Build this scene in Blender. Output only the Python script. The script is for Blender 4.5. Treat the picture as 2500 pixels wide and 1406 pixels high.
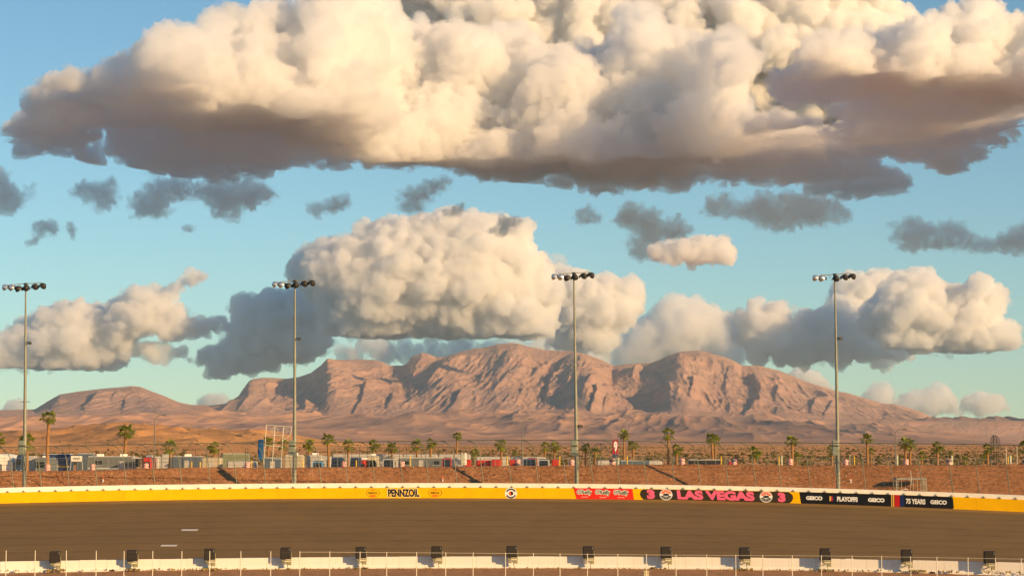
import bpy, bmesh, math, random, time
import numpy as np
from mathutils import Vector, Matrix
T0=time.time()
for o in list(bpy.data.objects): bpy.data.objects.remove(o)
S=bpy.context.scene; COL=S.collection
# ---------------------------------------------------------------- camera, sky, sun, exposure
F=5200.0; CX,CY=1250.0,703.0; PITCH=math.atan(377/F); CAMZ=12.0
cd=bpy.data.cameras.new('camera'); cam=bpy.data.objects.new('camera',cd); COL.objects.link(cam)
cd.sensor_width=36; cd.lens=36*F/2500; cd.clip_start=1; cd.clip_end=400000
cam.location=(0,0,CAMZ); cam.rotation_euler=(math.pi/2+PITCH,0,0); S.camera=cam
SUN_EL=math.radians(17); SUN_AZ=math.atan2(0.79,-0.61)
SUNV=Vector((math.sin(SUN_AZ)*math.cos(SUN_EL),math.cos(SUN_AZ)*math.cos(SUN_EL),math.sin(SUN_EL)))
sd=bpy.data.lights.new('sun','SUN'); sd.energy=5.0; sd.angle=math.radians(0.53); sd.color=(1.0,0.64,0.29)
sun=bpy.data.objects.new('sun',sd); COL.objects.link(sun); sun.rotation_euler=SUNV.to_track_quat('Z','Y').to_euler()
W=bpy.data.worlds.new('World'); S.world=W; W.use_nodes=True
nt=W.node_tree; bg=nt.nodes['Background']; bg.inputs[1].default_value=0.08
sk=nt.nodes.new('ShaderNodeTexSky'); sk.sky_type='NISHITA'; sk.sun_disc=False; sk.sun_elevation=SUN_EL; sk.sun_rotation=SUN_AZ
sk.air_density=1.0; sk.dust_density=0.1; sk.ozone_density=2.0; sk.altitude=600
tint=nt.nodes.new('ShaderNodeMix'); tint.data_type='RGBA'; tint.blend_type='MULTIPLY'; tint.inputs[0].default_value=1; tint.inputs[7].default_value=(0.80,1.02,1.04,1)
nt.links.new(sk.outputs[0],tint.inputs[6]); nt.links.new(tint.outputs[2],bg.inputs[0])
S.view_settings.view_transform='Standard'; S.view_settings.look='None'; S.view_settings.exposure=0.5; S.view_settings.gamma=1
S.render.engine='CYCLES'; cy=S.cycles
cy.max_bounces=14; cy.diffuse_bounces=3; cy.glossy_bounces=2; cy.transmission_bounces=2; cy.volume_bounces=12; cy.transparent_max_bounces=64
cy.use_denoising=True; cy.use_adaptive_sampling=True; cy.adaptive_threshold=0.03; cy.sample_clamp_indirect=8
# ---------------------------------------------------------------- geometry helpers
def at(px,py,D):
    u=(px-CX)/F; v=-(py-CY)/F; c,s=math.cos(PITCH),math.sin(PITCH)
    dx=u; dy=c-v*s; dz=s+v*c
    return Vector((dx/dy*D, D, CAMZ+dz/dy*D))
def xat(px,py,D): return at(px,py,D).x
def image_y(D,z):   # picture row of a point at depth D and height z (centre column)
    t=(z-CAMZ)/D; c,s=math.cos(PITCH),math.sin(PITCH)
    v=(t*c-s)/(c+t*s); return CY-F*v
def zat(py,D): return at(CX,py,D).z
def perlin(P,seed=0):
    i=np.floor(P).astype(np.int64); f=P-i; u=f*f*f*(f*(f*6-15)+10)
    def g(ox,oy,oz):
        h=((i[:,0]+ox)*73856093)^((i[:,1]+oy)*19349663)^((i[:,2]+oz)*83492791)^(seed*2654435)
        h=(h^(h>>13))*1274126177; h=h^(h>>16); h=(h*668265263)&0x7fffffff; h^=h>>15
        a=(h&1023)*(2*np.pi/1024); z=((h>>10)&1023)/511.5-1; r=np.sqrt(np.maximum(0,1-z*z))
        return r*np.cos(a)*(f[:,0]-ox)+r*np.sin(a)*(f[:,1]-oy)+z*(f[:,2]-oz)
    L=lambda a,b,t:a+(b-a)*t
    x0=L(L(g(0,0,0),g(1,0,0),u[:,0]),L(g(0,1,0),g(1,1,0),u[:,0]),u[:,1])
    x1=L(L(g(0,0,1),g(1,0,1),u[:,0]),L(g(0,1,1),g(1,1,1),u[:,0]),u[:,1])
    return L(x0,x1,u[:,2])*1.5
def fbm2(x,y,octs,seed=0,ridged=False,gain=.5):
    sh=x.shape; x=x.ravel(); y=y.ravel(); out=np.zeros(x.size); a=1.0; s=0; prev=1.0
    for k in range(octs):
        n=perlin(np.c_[x,y,np.full(x.size,.37+k)],seed+k)
        if ridged:
            n=1-np.abs(n)*1.6; n=n*n*prev; prev=np.clip(n*1.3,0,1); n=n-.35
        out+=n*a; s+=a; a*=gain; x=x*2.03+5.1; y=y*2.03-3.7
    return (out/s).reshape(sh)
def node_mat(name): 
    m=bpy.data.materials.new(name); m.use_nodes=True; return m,m.node_tree,m.node_tree.nodes['Principled BSDF']
def mat(name,c,rough=.7,metal=0,c2=None,scale=1.0,bump=0,bscale=None,spec=.3,detail=5,ramp=(.35,.65)):
    m,t,b=node_mat(name); b.inputs['Roughness'].default_value=rough; b.inputs['Metallic'].default_value=metal
    b.inputs['Specular IOR Level'].default_value=spec; b.inputs['Base Color'].default_value=(*c,1)
    if c2 or bump:
        tc=t.nodes.new('ShaderNodeTexCoord')
        n=t.nodes.new('ShaderNodeTexNoise'); n.inputs['Scale'].default_value=scale; n.inputs['Detail'].default_value=detail; n.inputs['Roughness'].default_value=.6
        t.links.new(tc.outputs['Object'],n.inputs['Vector'])
        if c2:
            r=t.nodes.new('ShaderNodeValToRGB'); r.color_ramp.elements[0].position=ramp[0]; r.color_ramp.elements[1].position=ramp[1]
            r.color_ramp.elements[0].color=(*c,1); r.color_ramp.elements[1].color=(*c2,1)
            t.links.new(n.outputs['Fac'],r.inputs[0]); t.links.new(r.outputs[0],b.inputs['Base Color'])
        if bump:
            n2=t.nodes.new('ShaderNodeTexNoise'); n2.inputs['Scale'].default_value=bscale or scale*4; n2.inputs['Detail'].default_value=6
            t.links.new(tc.outputs['Object'],n2.inputs['Vector'])
            bp=t.nodes.new('ShaderNodeBump'); bp.inputs['Strength'].default_value=1; bp.inputs['Distance'].default_value=bump
            t.links.new(n2.outputs['Fac'],bp.inputs['Height']); t.links.new(bp.outputs[0],b.inputs['Normal'])
    return m
class MB:
    def __init__(s): s.v=[]; s.f=[]; s.smooth=False
    def add(s,v,f):
        n=len(s.v); s.v+= [tuple(a) for a in v]; s.f+=[tuple(i+n for i in q) for q in f]; return s
    def box(s,c,d,rz=0,bev=0,taper=(1,1)):
        x,y,z=[a/2 for a in d]; cs,sn=math.cos(rz),math.sin(rz); P=[]
        if bev<=0:
            for zz,tx,ty in ((-z,1,1),(z,*taper)):
                for a,b in ((-x,-y),(x,-y),(x,y),(-x,y)): P.append((a*tx,b*ty,zz))
            Fc=[(3,2,1,0),(4,5,6,7),(0,1,5,4),(1,2,6,5),(2,3,7,6),(3,0,4,7)]
        else:
            b=bev; ring=[(-x+b,-y),(x-b,-y),(x,-y+b),(x,y-b),(x-b,y),(-x+b,y),(-x,y-b),(-x,-y+b)]
            k=(x-b)/x if x else 1; k2=(y-b)/y if y else 1
            for zz,sx_,sy_ in ((-z,k,k2),(-z+b,1,1),(z-b,1,1),(z,k,k2)):
                tx,ty=(taper if zz>0 else (1,1))
                P+=[(a*sx_*tx,c_*sy_*ty,zz) for a,c_ in ring]
            Fc=[tuple(range(7,-1,-1)),tuple(range(24,32))]
            for l in range(3): Fc+=[(l*8+i,l*8+(i+1)%8,l*8+8+(i+1)%8,l*8+8+i) for i in range(8)]
        return s.add([(c[0]+a*cs-b*sn,c[1]+a*sn+b*cs,c[2]+e) for a,b,e in P],Fc)
    def tube(s,pts,r,n=8,cap=True):
        pts=[Vector(p) for p in pts]; rs=r if isinstance(r,(list,tuple)) else [r]*len(pts); P=[];Fc=[]
        up=None
        for i,p in enumerate(pts):
            t=(pts[min(i+1,len(pts)-1)]-pts[max(i-1,0)]).normalized()
            if up is None: up=Vector((0,0,1)) if abs(t.z)<.9 else Vector((1,0,0))
            a=t.cross(up).normalized(); b=a.cross(t).normalized(); up=b
            P+=[p+(a*math.cos(2*math.pi*j/n)+b*math.sin(2*math.pi*j/n))*rs[i] for j in range(n)]
        for i in range(len(pts)-1): Fc+=[(i*n+j,i*n+(j+1)%n,(i+1)*n+(j+1)%n,(i+1)*n+j) for j in range(n)]
        if cap: Fc+=[tuple(range(n-1,-1,-1)),tuple((len(pts)-1)*n+j for j in range(n))]
        return s.add(P,Fc)
    def prism(s,poly,y0,y1):      # outline in x,z extruded along y
        n=len(poly); P=[(a,y0,b) for a,b in poly]+[(a,y1,b) for a,b in poly]
        return s.add(P,[tuple(range(n)),tuple(range(2*n-1,n-1,-1))]+[((i+1)%n,i,n+i,n+(i+1)%n) for i in range(n)])
    def lathe(s,prof,c=(0,0,0),n=16,axis=None):
        P=[];Fc=[]; M=axis or Matrix.Identity(3); c=Vector(c)
        for r,z in prof: P+=[c+M@Vector((r*math.cos(2*math.pi*j/n),r*math.sin(2*math.pi*j/n),z)) for j in range(n)]
        for i in range(len(prof)-1): Fc+=[(i*n+j,i*n+(j+1)%n,(i+1)*n+(j+1)%n,(i+1)*n+j) for j in range(n)]
        return s.add(P,Fc)
    def build(s,name,m,parent=None,smooth=None):
        me=bpy.data.meshes.new(name); me.from_pydata([tuple(a) for a in s.v],[],s.f); me.update()
        if smooth: 
            me.polygons.foreach_set('use_smooth',[True]*len(me.polygons))
            try: me.set_sharp_from_angle(angle=math.radians(40))
            except Exception: pass
        for mm in (m if isinstance(m,list) else [m]): me.materials.append(mm)
        o=bpy.data.objects.new(name,me); COL.objects.link(o)
        if parent: o.parent=parent
        return o
def tag(o,label,cat,group=None):
    o['label']=label; o['category']=cat
    if group: o['group']=group
    return o
def struct(o,kind='structure'): o['kind']=kind; return o
def thing(name,loc,label,cat,group=None,rz=0):
    o=bpy.data.objects.new(name,None); COL.objects.link(o); o.location=loc; o.rotation_euler=(0,0,rz); o.empty_display_size=.3
    return tag(o,label,cat,group)
def dup(root,loc,rz=0,label=None,scale=None):
    r=root.copy(); COL.objects.link(r); r.location=loc; r.rotation_euler=(0,0,rz)
    if label: r['label']=label
    if scale: r.scale=scale
    for ch in list(root.children):
        c=ch.copy(); COL.objects.link(c); c.parent=r
        for g in list(ch.children):
            d=g.copy(); COL.objects.link(d); d.parent=c
    return r
def grid_mesh(name,X,Y,Z,m,uv=None):
    r,c=X.shape; co=np.stack([X,Y,Z],-1).reshape(-1).astype(np.float32)
    idx=np.arange(r*c).reshape(r,c); q=np.stack([idx[:-1,:-1],idx[:-1,1:],idx[1:,1:],idx[1:,:-1]],-1).reshape(-1)
    me=bpy.data.meshes.new(name); me.vertices.add(r*c); me.vertices.foreach_set('co',co)
    nf=(r-1)*(c-1); me.loops.add(nf*4); me.loops.foreach_set('vertex_index',q.astype(np.int32))
    me.polygons.add(nf); me.polygons.foreach_set('loop_start',np.arange(0,nf*4,4,dtype=np.int32))
    me.polygons.foreach_set('use_smooth',np.ones(nf,bool)); me.update(calc_edges=True)
    if uv is not None:
        l=me.uv_layers.new(name='UVMap'); l.data.foreach_set('uv',np.stack(uv,-1).reshape(-1,2)[q].reshape(-1).astype(np.float32))
    me.materials.append(m); o=bpy.data.objects.new(name,me); COL.objects.link(o); return o
rnd=random.Random(11)
ORD=['first','second','third','fourth','fifth','sixth','seventh','eighth','ninth','tenth','eleventh','twelfth','thirteenth','fourteenth','fifteenth','sixteenth','seventeenth','eighteenth','nineteenth','twentieth']
# ---------------------------------------------------------------- clouds: closed bodies of droplets, lit by the sun and sky
def cloud_mat(name,den,an=0.15):
    m=bpy.data.materials.new(name); m.use_nodes=True; t=m.node_tree; t.nodes.clear(); out=t.nodes.new('ShaderNodeOutputMaterial')
    v=t.nodes.new('ShaderNodeVolumeScatter'); v.inputs['Color'].default_value=(.988,.993,.999,1); v.inputs['Density'].default_value=den; v.inputs['Anisotropy'].default_value=an
    t.links.new(v.outputs[0],out.inputs['Volume']); return m
CM={}
def inside_dist(poly,pts):
    a=np.array(poly,float); b=np.roll(a,-1,0); p=pts[:,None,:]; ab=b-a
    t=np.clip(((p-a)*ab).sum(2)/((ab*ab).sum(1)+1e-9),0,1)
    d=np.sqrt((((p-a)-t[...,None]*ab)**2).sum(2)).min(1)
    c=((a[:,1]>p[...,1])!=(b[:,1]>p[...,1]))&(p[...,0]<(b[:,0]-a[:,0])*(p[...,1]-a[:,1])/(b[:,1]-a[:,1]+1e-12)+a[:,0])
    return np.where(c.sum(1)%2==1,d,-d)
def pack(poly,n,rmin,rmax,thick,D,seed=1,stretch=1.0,Dfun=None,one_side=False):
    r=np.random.default_rng(seed); a=np.array(poly,float); lo,hi=a.min(0),a.max(0)
    P=lo+(hi-lo)*r.random((n*6,2)); d=inside_dist(poly,P); k=d>rmin*0.6; P,d=P[k][:n],d[k][:n]
    R=np.minimum(d,rmax)*(0.5+0.5*r.random(len(d))); R=np.maximum(R,rmin)
    half=np.sqrt(np.clip(d,0,thick)*thick)
    Y=r.random(len(d))*2-1
    if one_side: Y=(Y+1)
    Y=Y*np.maximum(half-R*.5,0)
    Db=np.full(len(d),float(D)) if Dfun is None else Dfun(P[:,0],P[:,1])
    st=np.full(len(d),stretch) if not callable(stretch) else stretch(P[:,0],P[:,1])
    R=np.where(st>1.5,np.minimum(R*.55,34),R)
    return np.c_[P,Db+Y*Db/F,R,st]
ICO=[]
for sub in (2,3):
    bm=bmesh.new(); bmesh.ops.create_icosphere(bm,subdivisions=sub,radius=1)
    ICO.append((np.array([v.co[:] for v in bm.verts]),np.array([[v.index for v in f.verts] for f in bm.faces]))); bm.free()
def voxel(o,size):
    m=o.modifiers.new('r','REMESH'); m.mode='VOXEL'; m.voxel_size=size; m.adaptivity=0
    dg=bpy.context.evaluated_depsgraph_get(); me=bpy.data.meshes.new_from_object(o.evaluated_get(dg)); o.modifiers.clear()
    old=o.data; o.data=me; bpy.data.meshes.remove(old); return me
def cloud(label,blobs,D,den,vox_px,octs,seed=0,zbase=None,ragged=False,again=True,tagit=True,fringe=.3):
    k=D/F; V=[];Fa=[];n=0
    for px,py,Dd,R,st in blobs:
        v0,f0=ICO[1] if R>18 else ICO[0]
        c=np.array(at(px,py,Dd)); V.append(v0*R*(Dd/F)*np.array([1,st,.92 if st<1.5 else .8])+c); Fa.append(f0+n); n+=len(v0)
    me=bpy.data.meshes.new('cloud'); me.from_pydata(np.vstack(V).tolist(),[],np.vstack(Fa).tolist())
    o=bpy.data.objects.new('cloud',me); COL.objects.link(o)
    me=voxel(o,vox_px*k)
    def displace(me,j,l,a):
        nv=len(me.vertices); co=np.empty(nv*3,np.float32); me.vertices.foreach_get('co',co); P=co.reshape(-1,3).astype(float)
        no=np.empty(nv*3,np.float32); me.vertex_normals.foreach_get('vector',no); N=no.reshape(-1,3)
        w=perlin(P/(l*k)+17.3*j,seed*7+j)
        w=(w*1.1-.12) if ragged else (np.abs(w)*1.7-.3)
        P+=N*(w*a*k)[:,None]
        if zbase is not None:
            zb=zbase+perlin(np.c_[P[:,0]/900,P[:,1]/2200,P[:,2]*0],9)*110+perlin(np.c_[P[:,0]/330,P[:,1]/700,P[:,2]*0],10)*55; lo=P[:,2]<zb; P[lo,2]=zb[lo]+(P[lo,2]-zb[lo])*.3
        me.vertices.foreach_set('co',P.astype(np.float32).ravel()); me.update()
    h=max(1,len(octs)-1)
    for j,(l,a) in enumerate(octs[:h]): displace(me,j,l,a)
    me=voxel(o,vox_px*k)
    for j,(l,a) in enumerate(octs[h:]): displace(me,j+h,l,a)
    me.polygons.foreach_set('use_smooth',np.ones(len(me.polygons),bool))
    me.materials.clear(); dn=round(den/k,4)
    if dn not in CM: CM[dn]=cloud_mat('cloud_droplets',dn)
    me.materials.append(CM[dn])
    if tagit and fringe:
        r=np.random.default_rng(seed+500); Bs=np.array(blobs); Bs=Bs[Bs[:,3]<45]; Bs=Bs[r.random(len(Bs))<.6]; a=r.random(len(Bs))*6.283; Bs=Bs.copy(); q=Bs[:,3]*r.uniform(.3,1.25,len(Bs))+4
        Bs[:,0]+=np.cos(a)*q*1.3; Bs[:,1]+=np.sin(a)*q*.8; Bs[:,3]*=r.uniform(.35,.95,len(Bs)); Bs[:,3]=np.maximum(Bs[:,3],3.5)
        fo=cloud('fringe',Bs,D,den*fringe,vox_px*1.3,[(l*.8,w_*1.0) for l,w_ in octs[-3:]],seed+3,None if zbase is None else zbase-60*k/4,True,tagit=False,fringe=0); fo.name='wispy_fringe'; fo['kind']='stuff'; fo.parent=o
    if tagit: tag(o,label,'cloud','clouds in the sky')
    print('cloud',label[:50],len(me.vertices),round(time.time()-T0,1)); return o
Z0=3000.0
Dbase=lambda y:(Z0-12)*F/(1080.0-y)
def ufun(pts):
    a=np.array(pts,float)
    def wob(x): return perlin(np.c_[x/130.,x*0+3.3,x*0],77)*46+perlin(np.c_[x/45.,x*0+8.3,x*0],78)*20
    def f(x,y):
        U=np.interp(x,a[:,0],a[:,1])+wob(x); DU=Dbase(U)
        return np.where(y>U,Dbase(np.minimum(y,500)),DU+(U-y)*.75*DU/F)
    def st(x,y): return np.where(y>np.interp(x,a[:,0],a[:,1])+wob(x)+8,4.0,1.0)
    return f,st
# great cloud across the top: towering lit face, flat shaded base seen from below
M1=[(15,310),(60,275),(70,225),(120,195),(170,170),(200,200),(230,190),(330,130),(370,90),(420,65),(500,60),(545,30),(620,5),(650,25),(690,0),(720,30),(760,-10),(820,-90),(950,-90),(955,55),(1050,60),(1170,65),(1290,70),(1350,120),(1440,100),(1490,130),(1505,20),(1560,8),(1610,15),(1620,70),(1680,80),(1740,90),(1800,75),(1830,150),(1790,220),(1840,290),(1950,290),(2080,300),(2150,390),(2260,470),(2150,485),(2000,478),(1900,455),(1700,462),(1560,476),(1450,472),(1330,465),(1220,450),(1150,430),(1000,420),(850,412),(700,418),(640,442),(560,440),(430,445),(330,420),(290,390),(255,330),(230,410),(150,390),(60,390),(20,350)]
f1,s1=ufun([(0,215),(100,210),(250,195),(400,200),(480,230),(600,262),(750,290),(850,300),(900,355),(1000,375),(1200,385),(1400,410),(1500,415),(1700,385),(1800,300),(1900,285),(2300,300)])
B=np.vstack([pack(M1,900,24,105,420,0,3,s1,f1,True),pack(M1,2100,10,42,300,0,4,s1,f1,True)])
cloud('enormous cream and mauve cloud across the top of the sky with flat grey base',B,20500,.03,2.8,[(110,38),(48,24),(22,11),(11,5.5)],1,zbase=Z0)
M2=[(900,-120),(2180,-120),(2170,15),(2215,45),(2270,70),(2330,120),(2100,330),(1750,330),(1350,250),(900,200)]
B=np.vstack([pack(M2,260,40,150,240,30500,5),pack(M2,900,14,55,260,30000,6)])
cloud('brightest cream cloud tower, at the top edge behind the enormous cloud',B,30500,.06,3.2,[(120,36),(50,20),(22,10),(10,4.5)],2)
R1=[(1880,168),(1930,165),(1960,130),(2000,95),(2060,85),(2110,72),(2180,85),(2225,60),(2300,30),(2380,-5),(2425,8),(2440,48),(2520,35),(2680,60),(2680,300),(2500,320),(2480,370),(2440,385),(2370,415),(2320,440),(2250,400),(2150,390),(2100,375),(2060,320),(2000,268),(1930,262),(1890,240)]
f2,s2=ufun([(1870,150),(1950,150),(2010,175),(2100,175),(2180,185),(2300,215),(2420,215),(2700,215)])
g2=f2
B=np.vstack([pack(R1,350,18,70,200,0,7,s2,g2,True),pack(R1,1100,9,32,150,0,8,s2,g2,True)])
cloud('large blue grey and tan cloud at the top right with ragged lower edge',B,17500,.04,2.6,[(90,30),(40,20),(20,11),(10,6)],3,zbase=Z0+40)
def cumulus(label,poly,D,n,den=.06,thick=110,rmax=90,vox=2.4,seed=1,octs=((70,26),(34,12),(16,6),(8,3.4)),base=None,ragged=False,rmin=8,fringe=.3):
    B=np.vstack([pack(poly,n,rmin*1.6,rmax,thick,D,seed),pack(poly,int(n*2.6),rmin,rmax*.42,thick,D-thick*.2*D/F,seed+50)])
    return cloud(label,B,D,den,vox,list(octs),seed,zbase=None if base is None else zat(base,D),ragged=ragged,fringe=fringe)
cumulus('big bright cream cumulus with flat base in the middle of the sky above the mountains',[(712,665),(735,625),(770,598),(820,580),(870,575),(885,560),(930,550),(975,530),(1040,520),(1100,525),(1180,520),(1240,527),(1288,545),(1298,590),(1325,610),(1348,640),(1356,700),(1352,835),(1100,835),(850,832),(795,810),(770,740),(722,690)],45000,420,thick=190,rmax=110,seed=11,base=826)
cumulus('cream cumulus joined to the right side of the big bright cumulus',[(1335,655),(1400,668),(1470,668),(1512,688),(1550,690),(1572,720),(1560,780),(1510,812),(1490,850),(1340,845)],48000,200,thick=100,rmax=70,seed=12)
cumulus('pale soft cloud bank behind the right hand mountain peak',[(1470,890),(1540,790),(1600,752),(1650,722),(1690,715),(1750,750),(1800,770),(1832,820),(1822,860),(1795,888),(1600,895)],52000,200,den=.035,thick=80,rmax=60,seed=13,octs=((80,18),(36,10),(17,5),(8,2)))
cumulus('thin blue grey cloud strip between the cumulus base and the mountain top',[(790,845),(900,838),(1100,838),(1480,842),(1490,895),(1200,880),(1000,890),(860,872)],51000,150,den=.035,thick=60,rmax=28,seed=14,rmin=7)
cumulus('cream and grey cumulus low on the left above the left mountain',[(-60,905),(-40,850),(10,825),(40,798),(100,752),(160,740),(248,745),(258,790),(330,850),(300,888),(240,908)],47000,230,thick=100,rmax=70,seed=15,base=902)
cumulus('long tan cloud with a thin raised tail pointing up to the right',[(245,810),(260,745),(300,725),(340,710),(390,718),(425,692),(436,674),(500,664),(508,682),(445,708),(420,742),(460,768),(540,772),(562,800),(520,816),(440,826),(350,818),(300,842)],46500,230,den=.06,thick=70,rmax=50,seed=16,rmin=6)
cumulus('dark blue cloud left of the big cumulus base, above the mountain shoulder',[(558,795),(570,750),(600,730),(650,715),(690,722),(720,700),(780,720),(800,800),(815,850),(770,880),(700,892),(640,905),(560,912),(500,905),(512,890),(450,892),(480,850),(560,822)],47500,230,thick=90,rmax=70,seed=17)
cumulus('small dark ragged cloud low on the left between two lamp masts',[(320,845),(360,828),(420,835),(455,860),(400,885),(340,876)],46500,60,den=.06,thick=30,rmax=20,seed=18,ragged=True,rmin=5,vox=2)
cumulus('bright cream cumulus low on the right behind the last lamp mast',[(2105,765),(2130,720),(2180,680),(2230,668),(2280,673),(2295,700),(2332,722),(2350,690),(2390,670),(2422,690),(2458,708),(2462,740),(2432,768),(2462,790),(2484,830),(2455,862),(2300,866),(2200,855),(2130,828)],45000,300,thick=130,rmax=75,seed=19,base=856)
cumulus('cream cloud top peeking up left of the bright right cumulus',[(2022,780),(2030,700),(2080,668),(2150,666),(2185,690),(2140,770),(2080,800)],50000,130,thick=80,rmax=50,seed=20)
cumulus('dark slate blue cloud low on the right, left of the bright cumulus',[(1800,770),(1830,745),(1900,738),(1928,765),(1932,790),(1950,744),(1995,768),(2030,730),(2110,765),(2130,830),(2200,852),(2262,872),(2100,882),(1950,888),(1850,872),(1795,830)],47000,260,thick=90,rmax=60,seed=21)
for i,(lb,p) in enumerate([('small round cream cloud just above the right mountain slope',[(1918,912),(1935,902),(1975,898),(2012,918),(2035,955),(1960,945)]),
 ('small cream cloud on the right slope, leftmost of three low ones',[(2100,975),(2128,942),(2172,936),(2186,995),(2130,990)]),
 ('widest of the three low cream clouds above the right end of the mountains',[(2165,998),(2200,960),(2250,945),(2312,932),(2340,968),(2348,1012),(2250,1014),(2180,1008)]),
 ('small tan cloud near the right edge just above the low hills',[(2345,1000),(2360,965),(2400,955),(2450,963),(2466,1002),(2400,1014)]),
 ('tiny pale cloud at the left edge beside the lamp mast on the skyline',[(5,1005),(12,985),(30,976),(58,984),(64,1008)]),
 ('tiny cream cloud in the gap between the left mountain and the massif',[(478,992),(500,965),(530,960),(555,978),(545,995)])]):
    cumulus(lb,p,62000,90,den=.04,thick=50,rmax=34,seed=30+i,rmin=5,octs=((40,9),(20,5),(9,2)))
FR=[('dark ragged cloud scrap under the left end of the enormous cloud',[(155,468),(185,445),(235,438),(275,442),(292,470),(288,500),(245,515),(205,500)]),
 ('largest dark ragged cloud, two lobes hanging under the enormous cloud on the left',[(308,500),(325,475),(390,430),(450,438),(540,440),(600,425),(660,455),(692,482),(640,500),(600,510),(585,542),(520,540),(515,510),(480,480),(430,500),(390,530),(318,530)]),
 ('small dark wisp of cloud left of the sky centre',[(735,505),(760,492),(810,482),(850,482),(862,498),(820,525),(765,530)]),
 ('dark ragged cloud rising between the enormous cloud and the central cumulus',[(975,520),(985,475),(1010,450),(1060,432),(1100,432),(1095,460),(1060,470),(1040,500),(1030,525)]),
 ('small dark scrap touching the top of the central cumulus',[(1070,525),(1100,505),(1132,495),(1138,518),(1100,532)]),
 ('dark blue patch of cloud in front of the top right of the central cumulus',[(1175,570),(1200,552),(1230,532),(1270,528),(1278,545),(1240,570),(1200,575)]),
 ('small dark cloud puff right of the central cumulus top',[(1400,535),(1408,508),(1440,500),(1468,520),(1465,545),(1425,555)]),
 ('dark ragged cloud over the tan puff right of centre',[(1488,545),(1510,510),(1540,490),(1580,505),(1610,510),(1625,535),(1660,520),(1680,555),(1690,590),(1620,600),(1590,620),(1545,640),(1530,600),(1540,565)]),
 ('grey mauve flat cloud under the right half of the enormous cloud',[(1708,520),(1735,480),(1780,465),(1800,500),(1850,470),(1950,465),(2050,480),(2085,525),(2060,548),(1960,560),(1890,575),(1840,545),(1790,540)]),
 ('dark ragged cloud at the right edge above the bright right cumulus',[(2178,590),(2190,545),(2230,525),(2280,545),(2320,535),(2370,560),(2400,590),(2440,570),(2480,545),(2620,540),(2620,620),(2450,622),(2330,615),(2200,615)]),
 ('dark cloud cut by the left edge below the enormous cloud',[(-80,420),(-20,410),(30,425),(50,460),(72,505),(40,520),(-80,515)]),
 ('small dark ragged scrap low at the left beneath the other dark scraps',[(48,602),(80,575),(78,545),(115,530),(148,550),(150,575),(110,580),(80,598)]),
 ('tiny dark curl of cloud right of the low left scrap',[(158,560),(175,545),(190,555),(178,582)]),
 ('tiny dark puff alone in clear sky left of centre',[(445,563),(460,550),(474,558),(468,568)])]
for i,(lb,p) in enumerate(FR):
    p2=np.array(p,float); ar=np.ptp(p2[:,0])*np.ptp(p2[:,1])
    cumulus(lb,p,25000,max(25,int(ar/150)),den=.032,fringe=.45,thick=34,rmax=30,seed=60+i,rmin=4,vox=1.9,ragged=True,octs=((44,18),(20,13),(10,8),(5,4)))
cumulus('soft tan puff of cloud right of centre below the dark ragged one',[(1575,640),(1585,600),(1640,585),(1720,572),(1775,580),(1800,615),(1790,645),(1700,650)],16000,90,den=.06,thick=50,rmax=40,seed=80,rmin=6,octs=((50,12),(22,7),(10,3)))
# unseen cloud added past the right edge to keep low ragged ones in shade
def bank(D,x0,x1,z0,z1,n,seed):
    r=np.random.default_rng(seed); B=[]; k=D/F
    for _ in range(n):
        x=x0+(x1-x0)*r.random(); z=z0+(z1-z0)*r.random(); B.append((CX+x/k,1080-(z-12)/k,D+r.normal()*600,90+50*r.random(),1.0))
    return B
o=cloud('cloud bank',bank(21000,5800,12500,3400,5000,130,5),21000,.05,10,[(200,60),(90,30)],90,tagit=False); o.name='added_shade_cloud'; struct(o)
# ---------------------------------------------------------------- land: mountains, foothills, desert, dunes
def interp(pts,x): a=np.array(pts,float); return np.interp(x,a[:,0],a[:,1])
SIL=[(-600,1010),(-200,1004),(0,1001),(90,999),(120,980),(150,963),(200,955),(260,948),(300,945),(325,942),(345,944),(375,956),(400,965),(440,982),(470,988),(520,990),(560,984),(585,966),(597,948),(610,930),(620,925),(640,922),(665,922),(700,925),(730,921),(760,911),(785,892),(800,876),(830,879),(880,878),(915,879),(935,884),(950,893),(985,893),(995,887),(1003,873),(1030,862),(1045,864),(1065,873),(1085,872),(1100,868),(1130,858),(1160,851),(1180,850),(1215,841),(1245,838),(1265,839),(1285,846),(1310,850),(1340,856),(1400,858),(1440,868),(1470,880),(1495,893),(1530,889),(1590,886),(1612,878),(1630,868),(1660,859),(1700,856),(1715,857),(1740,864),(1770,873),(1790,881),(1810,893),(1850,893),(1900,905),(1930,917),(1960,930),(2000,943),(2040,955),(2065,959),(2100,970),(2150,985),(2185,988),(2210,995),(2240,1004),(2270,1018),(2300,1034),(2310,1029),(2325,1027),(2350,1030),(2370,1036),(2400,1044),(2420,1049),(2450,1048),(2475,1055),(2500,1060),(2600,1074),(2800,1080),(3200,1082)]
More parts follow.
